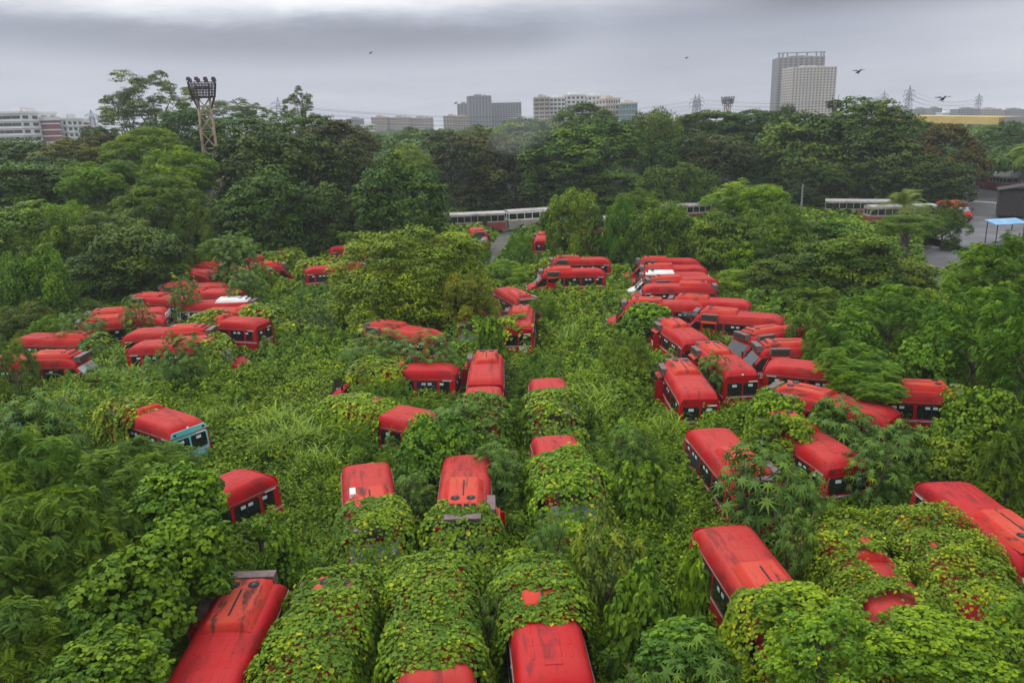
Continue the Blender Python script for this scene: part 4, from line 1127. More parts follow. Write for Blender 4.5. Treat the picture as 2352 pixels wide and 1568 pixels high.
# ------------------------------------------------------------ big city buses at the back
M['maroonb'] = paint('dull_maroon_coachwork', (.20, .018, .016), (.22, .05, .045), stain=.5)
M['creamb'] = paint('cream_coachwork', (.34, .30, .25), (.26, .23, .20), stain=.5)
M['greyroof'] = paint('weathered_grey_bus_roof', (.40, .38, .36), (.28, .27, .26), dirt=(.12, .11, .10), stain=.6)
def citybus(A, B, label, L=11.0, low='maroonb', up='creamb', openf=False, group='large city buses parked at the back'):
    a = at_z(*A, 3.0); c = at_z(*B, 3.0); d = c - a; d.z = 0; Lr = min(L, max(9.0, d.length)); d.normalize()
    root = empty('city_bus', (a.x, a.y, 0), math.atan2(d.y, d.x)); tag(root, label, 'bus', group); L = Lr; w = 1.25
    m = MB(); m.box(0, L, -w, w, .45, 1.62); link('lower_body', m.mesh('lower_body', M[low]), root)
    m = MB(); m.box(.02, L - .02, -w + .02, w - .02, 1.622, 1.80)
    for s in (-1, 1):
        n = 9
        for k in range(n + 1): x = .06 + (L - .2) * k / n; m.box(x, x + .09, *sorted((s * (w - .10), s * (w - .02))), 1.80, 2.70)
        m.box(.02, L - .02, *sorted((s * (w - .12), s * (w - .02))), 2.62, 2.85)
    for x in (.02, L - .14):
        for y in (-w + .02, -.05, w - .14): m.box(x, x + .12, y, y + .12, 1.80, 2.70)
        m.box(x, x + .12, -w + .12, w - .12, 2.6, 2.86)
    link('window_frame', m.mesh('window_frame', M[up]), root)
    m = MB(); m.box(.3, L - .3, -w + .2, w - .2, 1.802, 2.60); link('interior', m.mesh('interior', M['dark']), root)
    for s in (-1, 1):
        for k in range(9):
            x = .16 + (L - .2) * k / 9; m = MB(); m.box(x, x + (L - .2) / 9 - .12, *sorted((s * (w - .07), s * (w - .05))), 1.86, 2.60)
            if (k * 5 + int(A[0])) % 4: link('window', m.mesh('window', M['glass']), root)
    m = MB(); pr = [(-w, 2.86), (-w * .92, 3.0), (-w * .6, 3.1), (0, 3.14), (w * .6, 3.1), (w * .92, 3.0), (w, 2.86)]
    m.loft([[(x, y, z) for y, z in pr] for x in (0, L)])
    for k in range(1, 8): x = L * k / 8; m.loft([[(x + e, y, z + .02) for y, z in pr] for e in (0, .07)])
    link('roof', m.mesh('roof', M['greyroof']), root)
    for x in (L - 1.3, 3.0):
        m = MB(); m.box(x - .35, x + .35, w + .003, w + .02, .6, 2.55)
        link('door', m.mesh('door', M['dark']), root)
    for x in (2.1, L - 2.6):
        for s in (-1, 1):
            m = MB(); m.cyl((x, s * (w - .11), .5), .5, .26, 'y', 20); link('wheel', m.mesh('wheel', M['rubber'], True, 40), root)
    m = MB(); m.box(L, L + .04, -.9, .9, .9, 1.3); link('bumper', m.mesh('bumper', M['rubber']), root)
citybus((1157, 486), (1065, 490), 'maroon city bus with open door left of the white one at the back')
citybus((1162, 484), (1330, 474), 'white city bus with a row of dark windows at the back', low='creamb', up='white')
citybus((1350, 500), (1440, 496), 'pale roofed city bus behind the vine covered trees')
citybus((1500, 472), (1622, 466), 'city bus with long pale roof left of the pale leafy tree')
citybus((1660, 488), (1760, 482), 'city bus hidden behind the pale leafy tree')
citybus((2045, 460), (1920, 459), 'maroon and cream city bus left of the coconut palm')
citybus((1992, 473), (2130, 470), 'city bus with grey roof right of the maroon and cream one')
citybus((2258, 398), (2390, 412), 'maroon based city bus with long grey roof at the right edge')
for k, lb in enumerate(('first pale roofed city bus behind the right edge one', 'second pale roofed city bus behind the right edge one', 'third pale roofed city bus behind the right edge one', 'farthest pale roofed city bus at the right edge')):
    citybus((2262 + 4 * k, 393.5 - 4.4 * k), (2392 + 4 * k, 406 - 4.6 * k), lb)
p0_, p1_ = at_z(2236, 464, 0), at_z(2420, 478, 0); m = MB()
for k in range(26):
    a_ = p0_.lerp(p1_, k / 26); c_ = p0_.lerp(p1_, (k + .6) / 26); m.bar(a_ + Vector((0, 0, .1)), c_ + Vector((0, 0, .1)), .5, .25)
tag(link('kerb', m.mesh('kerb', M['whitew'])), kind='structure')
# whitish blue vehicle nose and frames
root = empty('van', (*at_z(2230, 410, 0).xy, 0), 1.8); tag(root, 'white and blue van seen beside the right edge city bus', 'van')
m = MB(); m.loft([[(x, -.9 * w_, .4), (x, -.9 * w_, z * .6), (x, -.8 * w_, z), (x, .8 * w_, z), (x, .9 * w_, z * .6), (x, .9 * w_, .4)] for x, z, w_ in ((0, 2.0, .97), (.1, 2.15, 1), (2.8, 2.15, 1), (3.6, 1.3, .97), (4.2, 1.1, .9), (4.3, .8, .85))])
link('body', m.mesh('body', M['white'], True, 35), root)
m = MB(); m.slab([(2.86, -.7, 2.08), (3.55, -.78, 1.38), (3.55, .78, 1.38), (2.86, .7, 2.08)], (.7, 0, .7), .02); link('windscreen', m.mesh('windscreen', M['shield']), root)
for s in (-1, 1):
    m = MB(); m.box(.4, 2.7, *sorted((s * .9, s * .915)), 1.3, 1.85); link('window', m.mesh('window', M['glass']), root)
    for x in (.8, 3.4): m = MB(); m.cyl((x, s * .82, .33), .33, .2, 'y', 18); link('wheel', m.mesh('wheel', M['rubber'], True, 40), root)
# white tubular frames stacked behind the bus
root = empty('steel_frame_stack', (*at_z(2318, 392, 0).xy, 0), .1); tag(root, 'white tubular steel frames piled behind the right edge bus', 'steel frames')
for k in range(6):
    m = MB(); z = 2.2 + k * .28
    for y in (-1, 1): m.bar((-4 + k * .3, y * 1.1, z), (4, y * 1.1, z + .5), .12)
    for j in range(6): m.bar((-3.6 + j * 1.5, -1.1, z + .05), (-3.6 + j * 1.5, 1.1, z + .12), .09)
    link('frame', m.mesh('frame', M['white']), root)
m = MB()
for x in (-3.5, 3.5):
    for y in (-1, 1): m.bar((x, y, 0), (x, y, 3.6), .15)
link('support', m.mesh('support', M['steel']), root)
# dark timber shed, blue sheet canopy, guard, drum
p = at_z(2300, 505, 0); root = empty('shed', (p.x + 3.6, p.y + .6, 0), -.5); tag(root, 'blackened plank shed with sloping roof edge at the right border', 'shed')
M['plank'] = plain('blackened_planks', (.035, .03, .03), .4, .9, 3); M['whitepost'] = plain('whitewashed_stone', (.5, .5, .48), .15, .8, 3)
m = MB(); m.box(-3.4, 6, 0, 5, .3, 4.0)
for k in range(24): x = -3.4 + k * .4; m.box(x, x + .05, -.04, 0, .3, 4.0)
link('wall', m.mesh('wall', M['plank']), root)
m = MB(); m.slab([(-3.7, -.4, 4.02), (6.2, -.4, 5.9), (6.2, 5.2, 5.9), (-3.7, 5.2, 4.02)], (0, 0, 1), .12); link('roof', m.mesh('roof', M['plank']), root)
for x in (-3.3, 0, 3, 5.8): m = MB(); m.box(x - .1, x + .1, .05, .25, 0, .3); link('post', m.mesh('post', M['plank']), root)
p = at_z(2300, 562, 0); root = empty('canopy', (p.x, p.y, 0), .0); tag(root, 'light blue sheet canopy on thin posts at the right edge', 'canopy')
M['bluesheet'] = paint('blue_sheet', (.10, .28, .50), (.22, .42, .60), stain=.3)
m = MB(); m.slab([(-1.7, -1.3, 2.5), (2.0, -1.3, 2.62), (2.2, 1.5, 2.9), (-1.5, 1.5, 2.78)], (0, 0, 1), .06); link('sheet', m.mesh('sheet', M['bluesheet']), root)
for x, y in ((-1.4, -1.1), (1.7, -1.1), (1.8, 1.3), (-1.2, 1.3)): m = MB(); m.bar((x, y, 0), (x, y, 2.6), .08); link('post', m.mesh('post', M['rubber']), root)
root = empty('gate_pillar', (p.x + .3, p.y - .9, 0)); tag(root, 'whitewashed square pillar under the blue canopy', 'pillar')
m = MB(); m.box(-.35, .35, -.3, .3, 0, 1.7, .03); link('shaft', m.mesh('shaft', M['whitepost']), root); m = MB(); m.box(-.4, .4, -.35, .35, 1.702, 1.82, .02); link('cap', m.mesh('cap', M['conc']), root)
M['drum'] = plain('blue_plastic', (.02, .06, .25), .1, .4)
o = None
root = empty('drum', (p.x + 1.9, p.y - 1.5, 0)); tag(root, 'blue plastic drum beside the canopy', 'drum')
m = MB(); m.tube([(0, 0, 0), (0, 0, .08), (0, 0, .4), (0, 0, .75), (0, 0, .85)], [.26, .29, .31, .29, .25], 20); link('body', m.mesh('body', M['drum'], True, 40), root)
m = MB(); m.cyl((0, 0, .26), .315, .32); link('label', m.mesh('label', M['whitepost'], True, 40), root); m = MB(); m.cyl((0, 0, .88), .26, .05); link('lid', m.mesh('lid', M['whitepost']), root)
# bare pole
p = at_z(1839, 500, 0); m = MB(); m.tube([(0, 0, 0), (0, 0, 5.2)], [.16, .12], 10); root = empty('pole', (p.x, p.y, 0)); tag(root, 'bare pale concrete pole standing above the bushes', 'pole')
link('shaft', m.mesh('shaft', M['conc'], True, 40), root); m = MB(); m.box(-.2, .2, -.2, .2, -.1, .4); link('base', m.mesh('base', M['conc']), root)

# a person standing beyond the drum
def person(loc, rz):
    root = empty('person', loc, rz); tag(root, 'person in green shirt and dark trousers standing beside the blue drum', 'person')
    V = [(0, 0, .95), (0, 0, 1.15), (0, 0, 1.38), (0, .01, 1.50), (0, .02, 1.62), (0, .015, 1.70),
         (.10, 0, .88), (.11, .02, .50), (.11, -.01, .09), (.11, .13, .04), (-.10, 0, .88), (-.11, .02, .50), (-.11, -.01, .09), (-.11, .13, .04),
         (.19, 0, 1.42), (.25, -.02, 1.16), (.25, .06, .92), (.25, .09, .84), (-.19, 0, 1.42), (-.25, -.02, 1.16), (-.25, .06, .92), (-.25, .09, .84)]
    E = [(0, 1), (1, 2), (2, 3), (3, 4), (4, 5), (0, 6), (6, 7), (7, 8), (8, 9), (0, 10), (10, 11), (11, 12), (12, 13), (2, 14), (14, 15), (15, 16), (16, 17), (2, 18), (18, 19), (19, 20), (20, 21)]
    R = [.13, .12, .15, .055, .095, .085, .085, .06, .042, .04, .085, .06, .042, .04, .06, .042, .032, .03, .06, .042, .032, .03]
    me = bpy.data.meshes.new('body'); me.from_pydata(V, E, []); o = link('body', me, root); o.modifiers.new('skin', 'SKIN')
    for i, r_ in enumerate(R): me.skin_vertices[0].data[i].radius = (r_, r_ * .85)
    me.skin_vertices[0].data[0].use_root = True
    M['skin'] = plain('brown_skin', (.22, .11, .07), .1, .5); M['shirt'] = plain('green_shirt', (.06, .16, .05), .15, .8); M['trouser'] = plain('dark_trousers', (.03, .03, .04), .2, .8)
    o.modifiers.new('sub', 'SUBSURF').render_levels = 2
    for mt in ('skin',): me.materials.append(M[mt])
    sh = MB(); sh.loft([[(math.cos(t) * w, math.sin(t) * d, z) for t in [2 * PI * k / 14 for k in range(15)]] for z, w, d in ((.86, .19, .14), (1.05, .18, .135), (1.3, .225, .15), (1.44, .22, .13), (1.5, .09, .09))]); link('shirt', sh.mesh('shirt', M['shirt'], True), root)
    tr = MB()
    for s in (-1, 1): tr.loft([[(s * .10 + math.cos(t) * w, math.sin(t) * w, z) for t in [2 * PI * k / 12 for k in range(13)]] for z, w in ((.10, .075), (.5, .09), (.95, .115))])
    link('trousers', tr.mesh('trousers', M['trouser'], True), root)
    hr = MB(); hr.loft([[(math.cos(t) * w, -.01 + math.sin(t) * w, z) for t in [2 * PI * k / 14 for k in range(15)]] for z, w in ((1.66, .10), (1.72, .105), (1.77, .085), (1.80, .04))]); link('hair', hr.mesh('hair', M['rubber'], True), root)
q = at_z(2337, 572, 0); person((q.x, q.y, 0), 2.6)
# crumpled blue and white sheet caught in the bushes at the left edge
q = at_z(26, 985, 2.2); rr_ = rngs(3); n = 9; vs = []; fs = []
for i in range(n):
    for j in range(n): vs.append((q.x + (i / 8 - .5) * .9, q.y + (j / 8 - .5) * .5 + .1 * rr_.random(), q.z + (j / 8 - .5) * .8 + .14 * rr_.random()))
for i in range(n - 1):
    for j in range(n - 1): fs.append((i * n + j, (i + 1) * n + j, (i + 1) * n + j + 1, i * n + j + 1))
M['bluewhite'] = paint('blue_white_plastic', (.20, .36, .50), (.60, .68, .74), stain=.2)
mm = MB(); mm.add(vs, fs); o = link('plastic_sheet', mm.mesh('plastic_sheet', M['bluewhite'], True)); sd_ = o.modifiers.new('thick', 'SOLIDIFY'); sd_.thickness = .01
tag(o, 'crumpled blue and white plastic sheet caught in bushes at the left edge', 'plastic sheet')
# ------------------------------------------------------------ trees, far to near: (u, v, half width, half height, distance, style, colour, label)
D1 = (.032, .066, .017); D2 = (.042, .056, .022); D3 = (.040, .086, .018); G1 = (.075, .150, .025); G2 = (.11, .20, .028); O1 = (.085, .095, .030); PALE = (.12, .19, .055); HZ = (.07, .115, .04)
TB = 'trees behind the abandoned buses'
T = [
 (345, 238, 96, 62, 165, 'airy', (.075, .11, .05), 'tall airy tree with separate tufts against the sky left of the floodlight tower'),
 (300, 275, 70, 40, 175, 'airy', HZ, 'lower airy tree left of the floodlight tower'),
 (520, 262, 60, 32, 195, 'airy', HZ, 'grey green feathery tree just right of the floodlight platform'),
 (585, 268, 42, 26, 200, 'airy', HZ, 'small airy tree left of the lone pylon'),
 (684, 245, 34, 36, 165, 'airy', (.08, .12, .05), 'thin tree with open branches right of the lone pylon'),
 (228, 326, 46, 34, 160, 'dense', D1, 'dark tree hiding the foot of the maroon blocks'),
 (60, 366, 100, 42, 125, 'broad', D3, 'green tree below the left edge offices'),
 (150, 366, 70, 40, 120, 'dense', O1, 'brownish tree below the maroon blocks'),
 (240, 358, 70, 52, 125, 'dense', D2, 'dark brownish tree left of the bright feathery ones'),
 (430, 320, 80, 60, 140, 'yellowf', D3, 'yellow flowering tree behind the floodlight tower'),
 (555, 318, 96, 45, 135, 'yellowf', D3, 'wide yellow flowering tree right of the floodlight tower'),
 (705, 318, 85, 50, 130, 'yellowf', D3, 'yellow flecked tree below the thin open tree'),
 (775, 342, 90, 58, 125, 'dense', D2, 'dark crowned tree at the left of the low skyline'),
 (40, 440, 120, 75, 95, 'layer', D3, 'layered dark green tree at the left edge'),
 (120, 410, 80, 55, 105, 'layer', D3, 'layered tree right of the left edge one'),
 (330, 350, 90, 52, 108, 'feather', G2, 'bright feathery tree left of the floodlight tower'),
 (415, 410, 85, 62, 98, 'feather', G2, 'bright feathery tree at the foot of the floodlight tower'),
 (250, 440, 105, 70, 90, 'feather', G1, 'feathery tree below the brightest feathery crown'),
 (370, 480, 100, 70, 84, 'feather', (.075, .13, .03), 'olive feathery tree with bare limbs showing'),
 (590, 400, 110, 90, 105, 'broad', D1, 'dark broad tree right of the floodlight tower base'),
 (700, 400, 95, 85, 110, 'yellowf', D1, 'dark tree with orange specks in the middle left'),
 (600, 490, 115, 85, 92, 'broad', D3, 'dark green tree rising behind the left column of buses'),
 (795, 420, 90, 85, 115, 'dense', D2, 'very dark brown green tree left of the centre'),
 (740, 490, 90, 70, 94, 'dense', D1, 'dark tree above the back left creeper mound'),
 (940, 385, 58, 45, 140, 'bushy', (.13, .20, .045), 'pale yellow green round tree left of centre'),
 (950, 338, 60, 38, 230, 'dense', HZ, 'hazy tree beneath the low skyline group'),
 (1010, 328, 45, 30, 230, 'dense', (.045, .08, .035), 'hazy dark tree left of the central tower foot'),
 (835, 318, 36, 26, 220, 'airy', HZ, 'hazy small tree below the brown flats'),
 (925, 470, 105, 100, 92, 'broad', D3, 'rounded dark tree with bright leaf tips left of centre'),
 (1080, 390, 110, 85, 120, 'dense', D2, 'dark brown green tree below the central tower'),
 (1180, 420, 110, 90, 118, 'dense', D2, 'dark tree mass above the white city bus'),
 (1110, 330, 75, 36, 175, 'broad', HZ, 'olive tree at the central tower foot'),
 (1215, 320, 85, 50, 165, 'broad', (.065, .11, .035), 'misty tree right of the central tower'),
 (1340, 275, 70, 34, 200, 'dense', (.055, .10, .035), 'tree in front of the white apartment complex'),
 (1290, 360, 95, 65, 135, 'broad', (.06, .11, .03), 'mid green tree below the white apartment complex'),
 (1390, 330, 85, 60, 140, 'broad', (.055, .11, .025), 'green tree below the teal glass office'),
 (1300, 440, 100, 65, 108, 'dense', D1, 'dark tree left of the black hollow'),
 (1400, 440, 85, 55, 105, 'layer', D3, 'low layered tree above the vine columns'),
 (1500, 300, 68, 62, 150, 'willow', (.075, .12, .04), 'tall tree with hanging strands right of the teal glass office'),
 (1540, 380, 70, 70, 120, 'vine', D3, 'vine hung tree right of the black hollow'),
 (1625, 300, 90, 50, 165, 'layer', D3, 'spreading tree below the distant floodlight tower'),
 (1720, 300, 80, 48, 160, 'layer', D3, 'spreading tree left of the cream tower'),
 (1802, 272, 26, 34, 155, 'willow', (.03, .065, .02), 'dark conical tree at the foot of the cream tower'),
 (1917, 240, 20, 12, 190, 'layer', (.045, .09, .035), 'little umbrella shaped tree against the cream tower'),
 (1645, 390, 105, 75, 118, 'dense', D2, 'dark brown tree behind the pale leafy tree'),
 (1560, 440, 80, 60, 100, 'vine', (.05, .10, .02), 'mass of hanging vine over a tree at right centre'),
 (1760, 440, 80, 70, 116, 'dense', D1, 'dark tree behind the bare pole'),
 (1855, 350, 120, 95, 118, 'broad', (.055, .09, .028), 'large olive tree below the cream tower'),
 (2000, 300, 100, 65, 140, 'broad', (.055, .105, .025), 'large green tree topping the right side skyline'),
 (2010, 390, 100, 95, 112, 'broad', (.06, .10, .035), 'grey green tree behind the coconut palm'),
 (1880, 440, 80, 60, 108, 'dense', D1, 'dark tree above the maroon and cream bus'),
 (2168, 362, 86, 68, 112, 'dense', (.058, .055, .024), 'brown tinged tree below the flyover'),
 (2145, 440, 80, 75, 104, 'broad', D1, 'dark green tree left of the asphalt yard'),
 (2110, 302, 50, 24, 170, 'broad', D3, 'green tree top touching the flyover'),
 (2290, 330, 70, 42, 200, 'broad', D3, 'green tree under the flyover end'),
 (2350, 324, 60, 32, 230, 'broad', D3, 'green tree right of the flyover pier'),
 (2080, 520, 70, 24, 78, 'bushy', (.07, .13, .022), 'bush round the foot of the pale coconut palm'),
 (2170, 500, 60, 32, 92, 'bushy', D3, 'low bush at the edge of the asphalt yard'),
 # middle bank
 (1312, 506, 66, 62, 86, 'vine', (.085, .155, .03), 'vine covered tree in the middle of the yard by the far buses'),
 (1425, 555, 40, 85, 84, 'vine', (.075, .15, .022), 'narrow vine column between the far buses'),
 (1192, 562, 34, 30, 84, 'bushy', G1, 'bush left of the distant bus showing its back'),
 (1520, 545, 72, 72, 80, 'vine', (.06, .125, .02), 'dense vine dome right of the narrow vine column'),
 (1462, 478, 52, 36, 94, 'vine', (.085, .16, .022), 'bright vine tree top in front of the pale roofed bus'),
 (1700, 470, 85, 50, 88, 'airy', PALE, 'pale large leaved tree right of the long pale roof'),
 (1740, 470, 70, 40, 86, 'vine', (.10, .19, .024), 'bright vine patch on the pale leafy tree'),
 (1660, 540, 70, 60, 76, 'broad', (.07, .12, .03), 'bushy tree above the tail ends of the right column'),
 (1780, 540, 90, 60, 76, 'bushy', (.07, .13, .025), 'bush bank below the bare pole'),
 (1700, 605, 52, 44, 66, 'vine', (.14, .24, .02), 'brilliant lime green vine dome by the right column'),
 (1700, 655, 70, 36, 62, 'bushy', (.11, .17, .022), 'yellow green bush under the lime vine dome'),
 (1880, 530, 100, 42, 78, 'layer', (.055, .11, .02), 'layered tree below the maroon and cream bus'),
 (1960, 590, 120, 70, 64, 'layer', (.065, .12, .022), 'wide layered tree in the right bank'),
 (1800, 640, 90, 60, 60, 'layer', (.055, .10, .022), 'dark layered tree beside the right column'),
 (1850, 700, 80, 50, 54, 'nearf', (.065, .115, .022), 'feathery tree above the twin fan unit at right'),
 (2080, 640, 70, 50, 60, 'layer', (.075, .13, .022), 'layered tree near the small paved opening'),
 (2040, 730, 120, 75, 48, 'nearf', (.075, .14, .024), 'feathery acacia in the middle of the right bank'),
 (1960, 790, 75, 62, 43, 'nearv', (.055, .12, .02), 'leafy tree hiding the yard side of the domed roof bus'),
 (2290, 640, 105, 90, 46, 'nearf', (.085, .165, .024), 'tall feathery tree at the right edge below the canopy'),
 (2240, 760, 130, 100, 40, 'nearf', (.060, .125, .024), 'big feathery tree at the right edge'),
 (2330, 800, 90, 110, 34, 'nearf', (.055, .120, .022), 'feathery tree cut by the right edge'),
 (2120, 830, 75, 50, 38, 'nearv', (.055, .115, .02), 'vine hung bush above the far right bus window'),
 (1980, 880, 80, 26, 36, 'nearf', (.075, .15, .025), 'feathery branch drooping over the right hand roofs'),
 (2260, 960, 110, 90, 31, 'nearv', (.075, .14, .022), 'vine draped mass below the right edge trees'),
 (2330, 1050, 90, 80, 27, 'nearf', (.065, .125, .024), 'feathery bush above the mould stained roof'),
 (2180, 1050, 90, 40, 29, 'nearv', (.07, .13, .022), 'leafy bush left of the mould stained roof'),
 # left bank
 (60, 530, 110, 60, 78, 'vine', (.085, .15, .026), 'vine hung tree at the left edge'),
 (170, 535, 50, 62, 76, 'vine', (.085, .16, .024), 'tall vine column in the left bank'),
 (250, 540, 80, 50, 74, 'bushy', (.07, .125, .028), 'pale bush behind the dark layered trees at left'),
 (440, 530, 50, 60, 80, 'vine', (.05, .105, .022), 'dark vine curtain behind the left column'),
 (320, 575, 110, 72, 70, 'layer', (.045, .085, .024), 'dark layered tree left of the farthest left bus'),
 (220, 640, 90, 62, 62, 'layer', (.045, .085, .022), 'dark layered tree at mid left'),
 (85, 640, 75, 70, 60, 'vine', (.065, .135, .022), 'bright vine dome at the left edge'),
 (20, 650, 50, 60, 58, 'vine', (.06, .12, .022), 'vine dome cut by the left edge'),
 (60, 740, 75, 45, 50, 'bushy', (.065, .10, .028), 'brownish bush at the left edge above the grass'),
 (190, 725, 60, 38, 54, 'bushy', (.055, .11, .024), 'bush left of the parallel pair of roofs'),
 (115, 770, 50, 42, 47, 'vine', (.065, .135, .022), 'round vine bush above the left edge bus'),
 (30, 800, 50, 40, 43, 'airy', (.07, .12, .035), 'thin branched shrub over the left edge bus'),
 (415, 625, 34, 22, 66, 'bushy', G1, 'small bush beside the farthest left bus'),
 (520, 570, 60, 24, 72, 'bushy', G1, 'bush left of the back left creeper mound'),
 (800, 545, 22, 12, 84, 'bushy', G1, 'bush above the distant pair of buses'),
 (1090, 575, 40, 28, 76, 'bushy', (.06, .12, .022), 'bush left of the dirt track'),
 (1150, 620, 60, 18, 66, 'bushy', G2, 'low bright bush beside the track'),
 (1250, 700, 40, 20, 50, 'bushy', G1, 'small bush beside the pale windscreen bus'),
 (1440, 800, 70, 26, 43, 'bushy', (.08, .15, .025), 'low bush in the central lane'),
 (1960, 835, 85, 45, 37.5, 'nearf', (.075, .15, .024), 'feathery bush hiding the front of the domed roof bus'),
 (1985, 858, 85, 30, 36, 'nearf', (.07, .145, .024), 'feathery branches between the domed roof bus and the far right bus'),
 (1905, 790, 62, 40, 42, 'nearf', (.065, .13, .024), 'feathery bush at the tail of the twig covered bus'),
 (1860, 752, 60, 36, 46, 'bushy', (.06, .12, .022), 'bush over the tail of the twin fan bus'),
 (2020, 900, 60, 22, 34, 'nearf', (.07, .145, .024), 'feathery branch over the tail of the far right bus'),
 # green curtain near bus 13
 (1486, 744, 64, 52, 47.5, 'nearv', (.085, .17, .022), 'green curtain of creeper hanging beside the right hand buses'),
 # centre tree
 (945, 648, 178, 108, 57, 'dome', (.125, .175, .022), 'round yellow green bushy tree standing among the buses at centre'),
 (1075, 700, 66, 66, 53, 'dome', (.105, .145, .024), 'lower right limb mass of the centre tree'),
]
def ground_d(u, v):
    return at_z(u, v, 0).y
for t in T:
    t = list(t)
    if 99 <= t[4] <= 128 and t[0] > 1030: t[4] += 26
    if 46 < t[4] < 72 and t[3] <= 62: t[4] = min(t[4] * 1.13, max(t[4], ground_d(t[0], t[1] + t[3] * .92)))
    tree(*t, group=TB)

# big tree at lower left, with round leaved climber
tree(110, 1130, 190, 150, 25, 'nearf', (.075, .135, .026), 'big feathery leaved tree filling the lower left', var=0)
tree(330, 1090, 150, 80, 24.5, 'nearf', (.070, .125, .026), 'feathery tree between the turquoise tail and the lower left', var=1)
tree(130, 1300, 230, 200, 19.5, 'nearf', (.062, .120, .022), 'feathery tree at the left edge in the foreground', var=2)
tree(410, 1150, 110, 95, 22, 'nearv', (.070, .140, .018), 'round leaved climber mound left of the tail text bus', var=0)
tree(420, 1290, 125, 115, 19.5, 'nearv', (.052, .115, .016), 'round leaved climber hanging above the stained roof unit', var=1)
tree(290, 1400, 150, 135, 17.5, 'nearv', (.048, .105, .016), 'round leaved climber in the middle of the bottom left corner', var=2)
tree(250, 1530, 150, 95, 15.5, 'nearv', (.055, .120, .016), 'round leaved climber at the bottom edge left of the stained roof', var=0)
tree(70, 1480, 140, 110, 16.2, 'nearf', (.055, .115, .022), 'low feathery branches in the bottom left corner', var=0)
tree(455, 1225, 50, 70, 22.3, 'nearf', (.060, .115, .024), 'feathery branch tips touching the tail text bus', var=1)
tree(60, 1000, 90, 50, 31, 'nearf', (.07, .12, .035), 'grey green feathery bush at the left edge above the big tree', var=1)
# shrubs in the front gaps
SH = 'shrubs in the gaps between front buses'
for s in ((1400, 1255, 90, 100, 21, 'airy', (.10, .14, .055), 'greyish shrub with yellow leaves right of the rounded creeper dome'),
          (1470, 1370, 90, 80, 18.5, 'nearv', (.055, .115, .022), 'dark leafy shrub right of the bottom centre bus'),
          (1480, 1100, 70, 60, 26, 'nearv', (.06, .12, .022), 'shrub left of the bus behind the tall castor plant'),
          (990, 1010, 100, 60, 30, 'nearv', (.065, .13, .030), 'leafy mound left of the small creeper mound at centre'),
          (650, 1268, 60, 48, 22.5, 'nearv', (.055, .115, .022), 'shrub between the big lower left tree and the left creeper dome'),
          (1560, 1480, 110, 60, 15.8, 'nearv', (.055, .12, .028), 'leafy shrub at the bottom right of centre'),
          (1900, 1480, 160, 90, 15.5, 'bushy', (.095, .165, .022), 'fine leaved bush in front of the patchy creeper bus'),
          (2150, 1500, 180, 90, 15.5, 'nearv', (.085, .150, .020), 'bright bushy creeper heap at the bottom right'),
          (2330, 1480, 110, 100, 15.8, 'bushy', (.10, .175, .022), 'bright bush in the bottom right corner'),
          (1830, 1400, 110, 60, 17.6, 'nearv', (.095, .175, .022), 'creeper heap under the red bus right of bottom centre'),
          (1590, 1330, 45, 70, 20, 'nearv', (.075, .155, .022), 'round leaved creeper climbing the windows of the bus right of bottom centre'),
          (1128, 765, 30, 42, 46.5, 'nearv', (.065, .13, .022), 'leafy shrub between the notice bus and the windscreen bus'),
          (590, 1215, 34, 26, 23.2, 'nearv', (.06, .125, .022), 'creeper tuft across the windows of the tail text bus'),
          (1900, 965, 60, 40, 32, 'nearv', (.06, .13, .024), 'leafy bush between the plain unit bus and the big castor plant'),
          (1780, 930, 80, 40, 33, 'nearv', (.095, .175, .024), 'creeper mat left of the plain unit bus'),
          (1800, 985, 100, 45, 30.5, 'nearv', (.095, .17, .026), 'pale creeper dome above the tall castor plant')):
    tree(*s, name='shrub', cat='shrub', group=SH)

for c_ in ((868, 800, 85, 44, 'castor plants before the round centre tree, left one'), (985, 805, 80, 43, 'castor plant before the round centre tree, right one'), (1060, 962, 85, 33, 'castor plant covering the nose to camera bus'),
           (1130, 1060, 80, 28.5, 'castor plant above the centre bus roof'), (1750, 1070, 125, 24.5, 'tall castor plant in front of the striped bus'), (1860, 1110, 70, 23.5, 'castor plant right of the tallest one'), (1830, 1180, 60, 21.5, 'low castor leaves hanging beside the bus right of bottom centre'),
           (1930, 955, 90, 31, 'castor plant below the plain unit roof'), (2060, 1000, 80, 29.5, 'castor plant right of the one below the plain unit roof'), (2010, 1040, 80, 27.5, 'castor plant beside the right bus with rear windows'), (415, 785, 62, 43, 'castor plant standing over the half hidden bus at left'),
           (1640, 820, 42, 40, 'castor plant lying on the roof with side board'), (1600, 1500, 130, 15.2, 'castor leaves at the bottom edge right of centre'), (1480, 1560, 90, 14.5, 'castor leaves at the bottom edge by the bare bright roof'),
           (1120, 1350, 40, 19, 'castor tuft between the bottom centre creepers'), (1060, 1180, 40, 25.5, 'castor tuft right of the stained centre bus'), (1260, 1200, 60, 23, 'castor leaves under the tall creeper dome'), (1450, 990, 60, 30, 'castor leaves in the central lane'),
           (310, 700, 38, 54, 'castor plant above the parallel pair of roofs'), (180, 740, 60, 51, 'castor plant left of the parallel pair of roofs'), (540, 560, 60, 70, 'castor plant behind the farthest left buses'), (420, 645, 40, 60, 'castor plant over the left column unit'),
           (560, 640, 50, 62, 'castor plant between left column roofs'), (80, 960, 110, 31, 'castor plants at the left edge before the grass'), (1500, 1560, 60, 14.6, 'small castor leaves at the very bottom'), (950, 1100, 55, 27, 'castor leaves between the two bare roofs')):
    castor(c_[0], c_[1], c_[2], c_[3], c_[4], fine=c_[3] > 40)

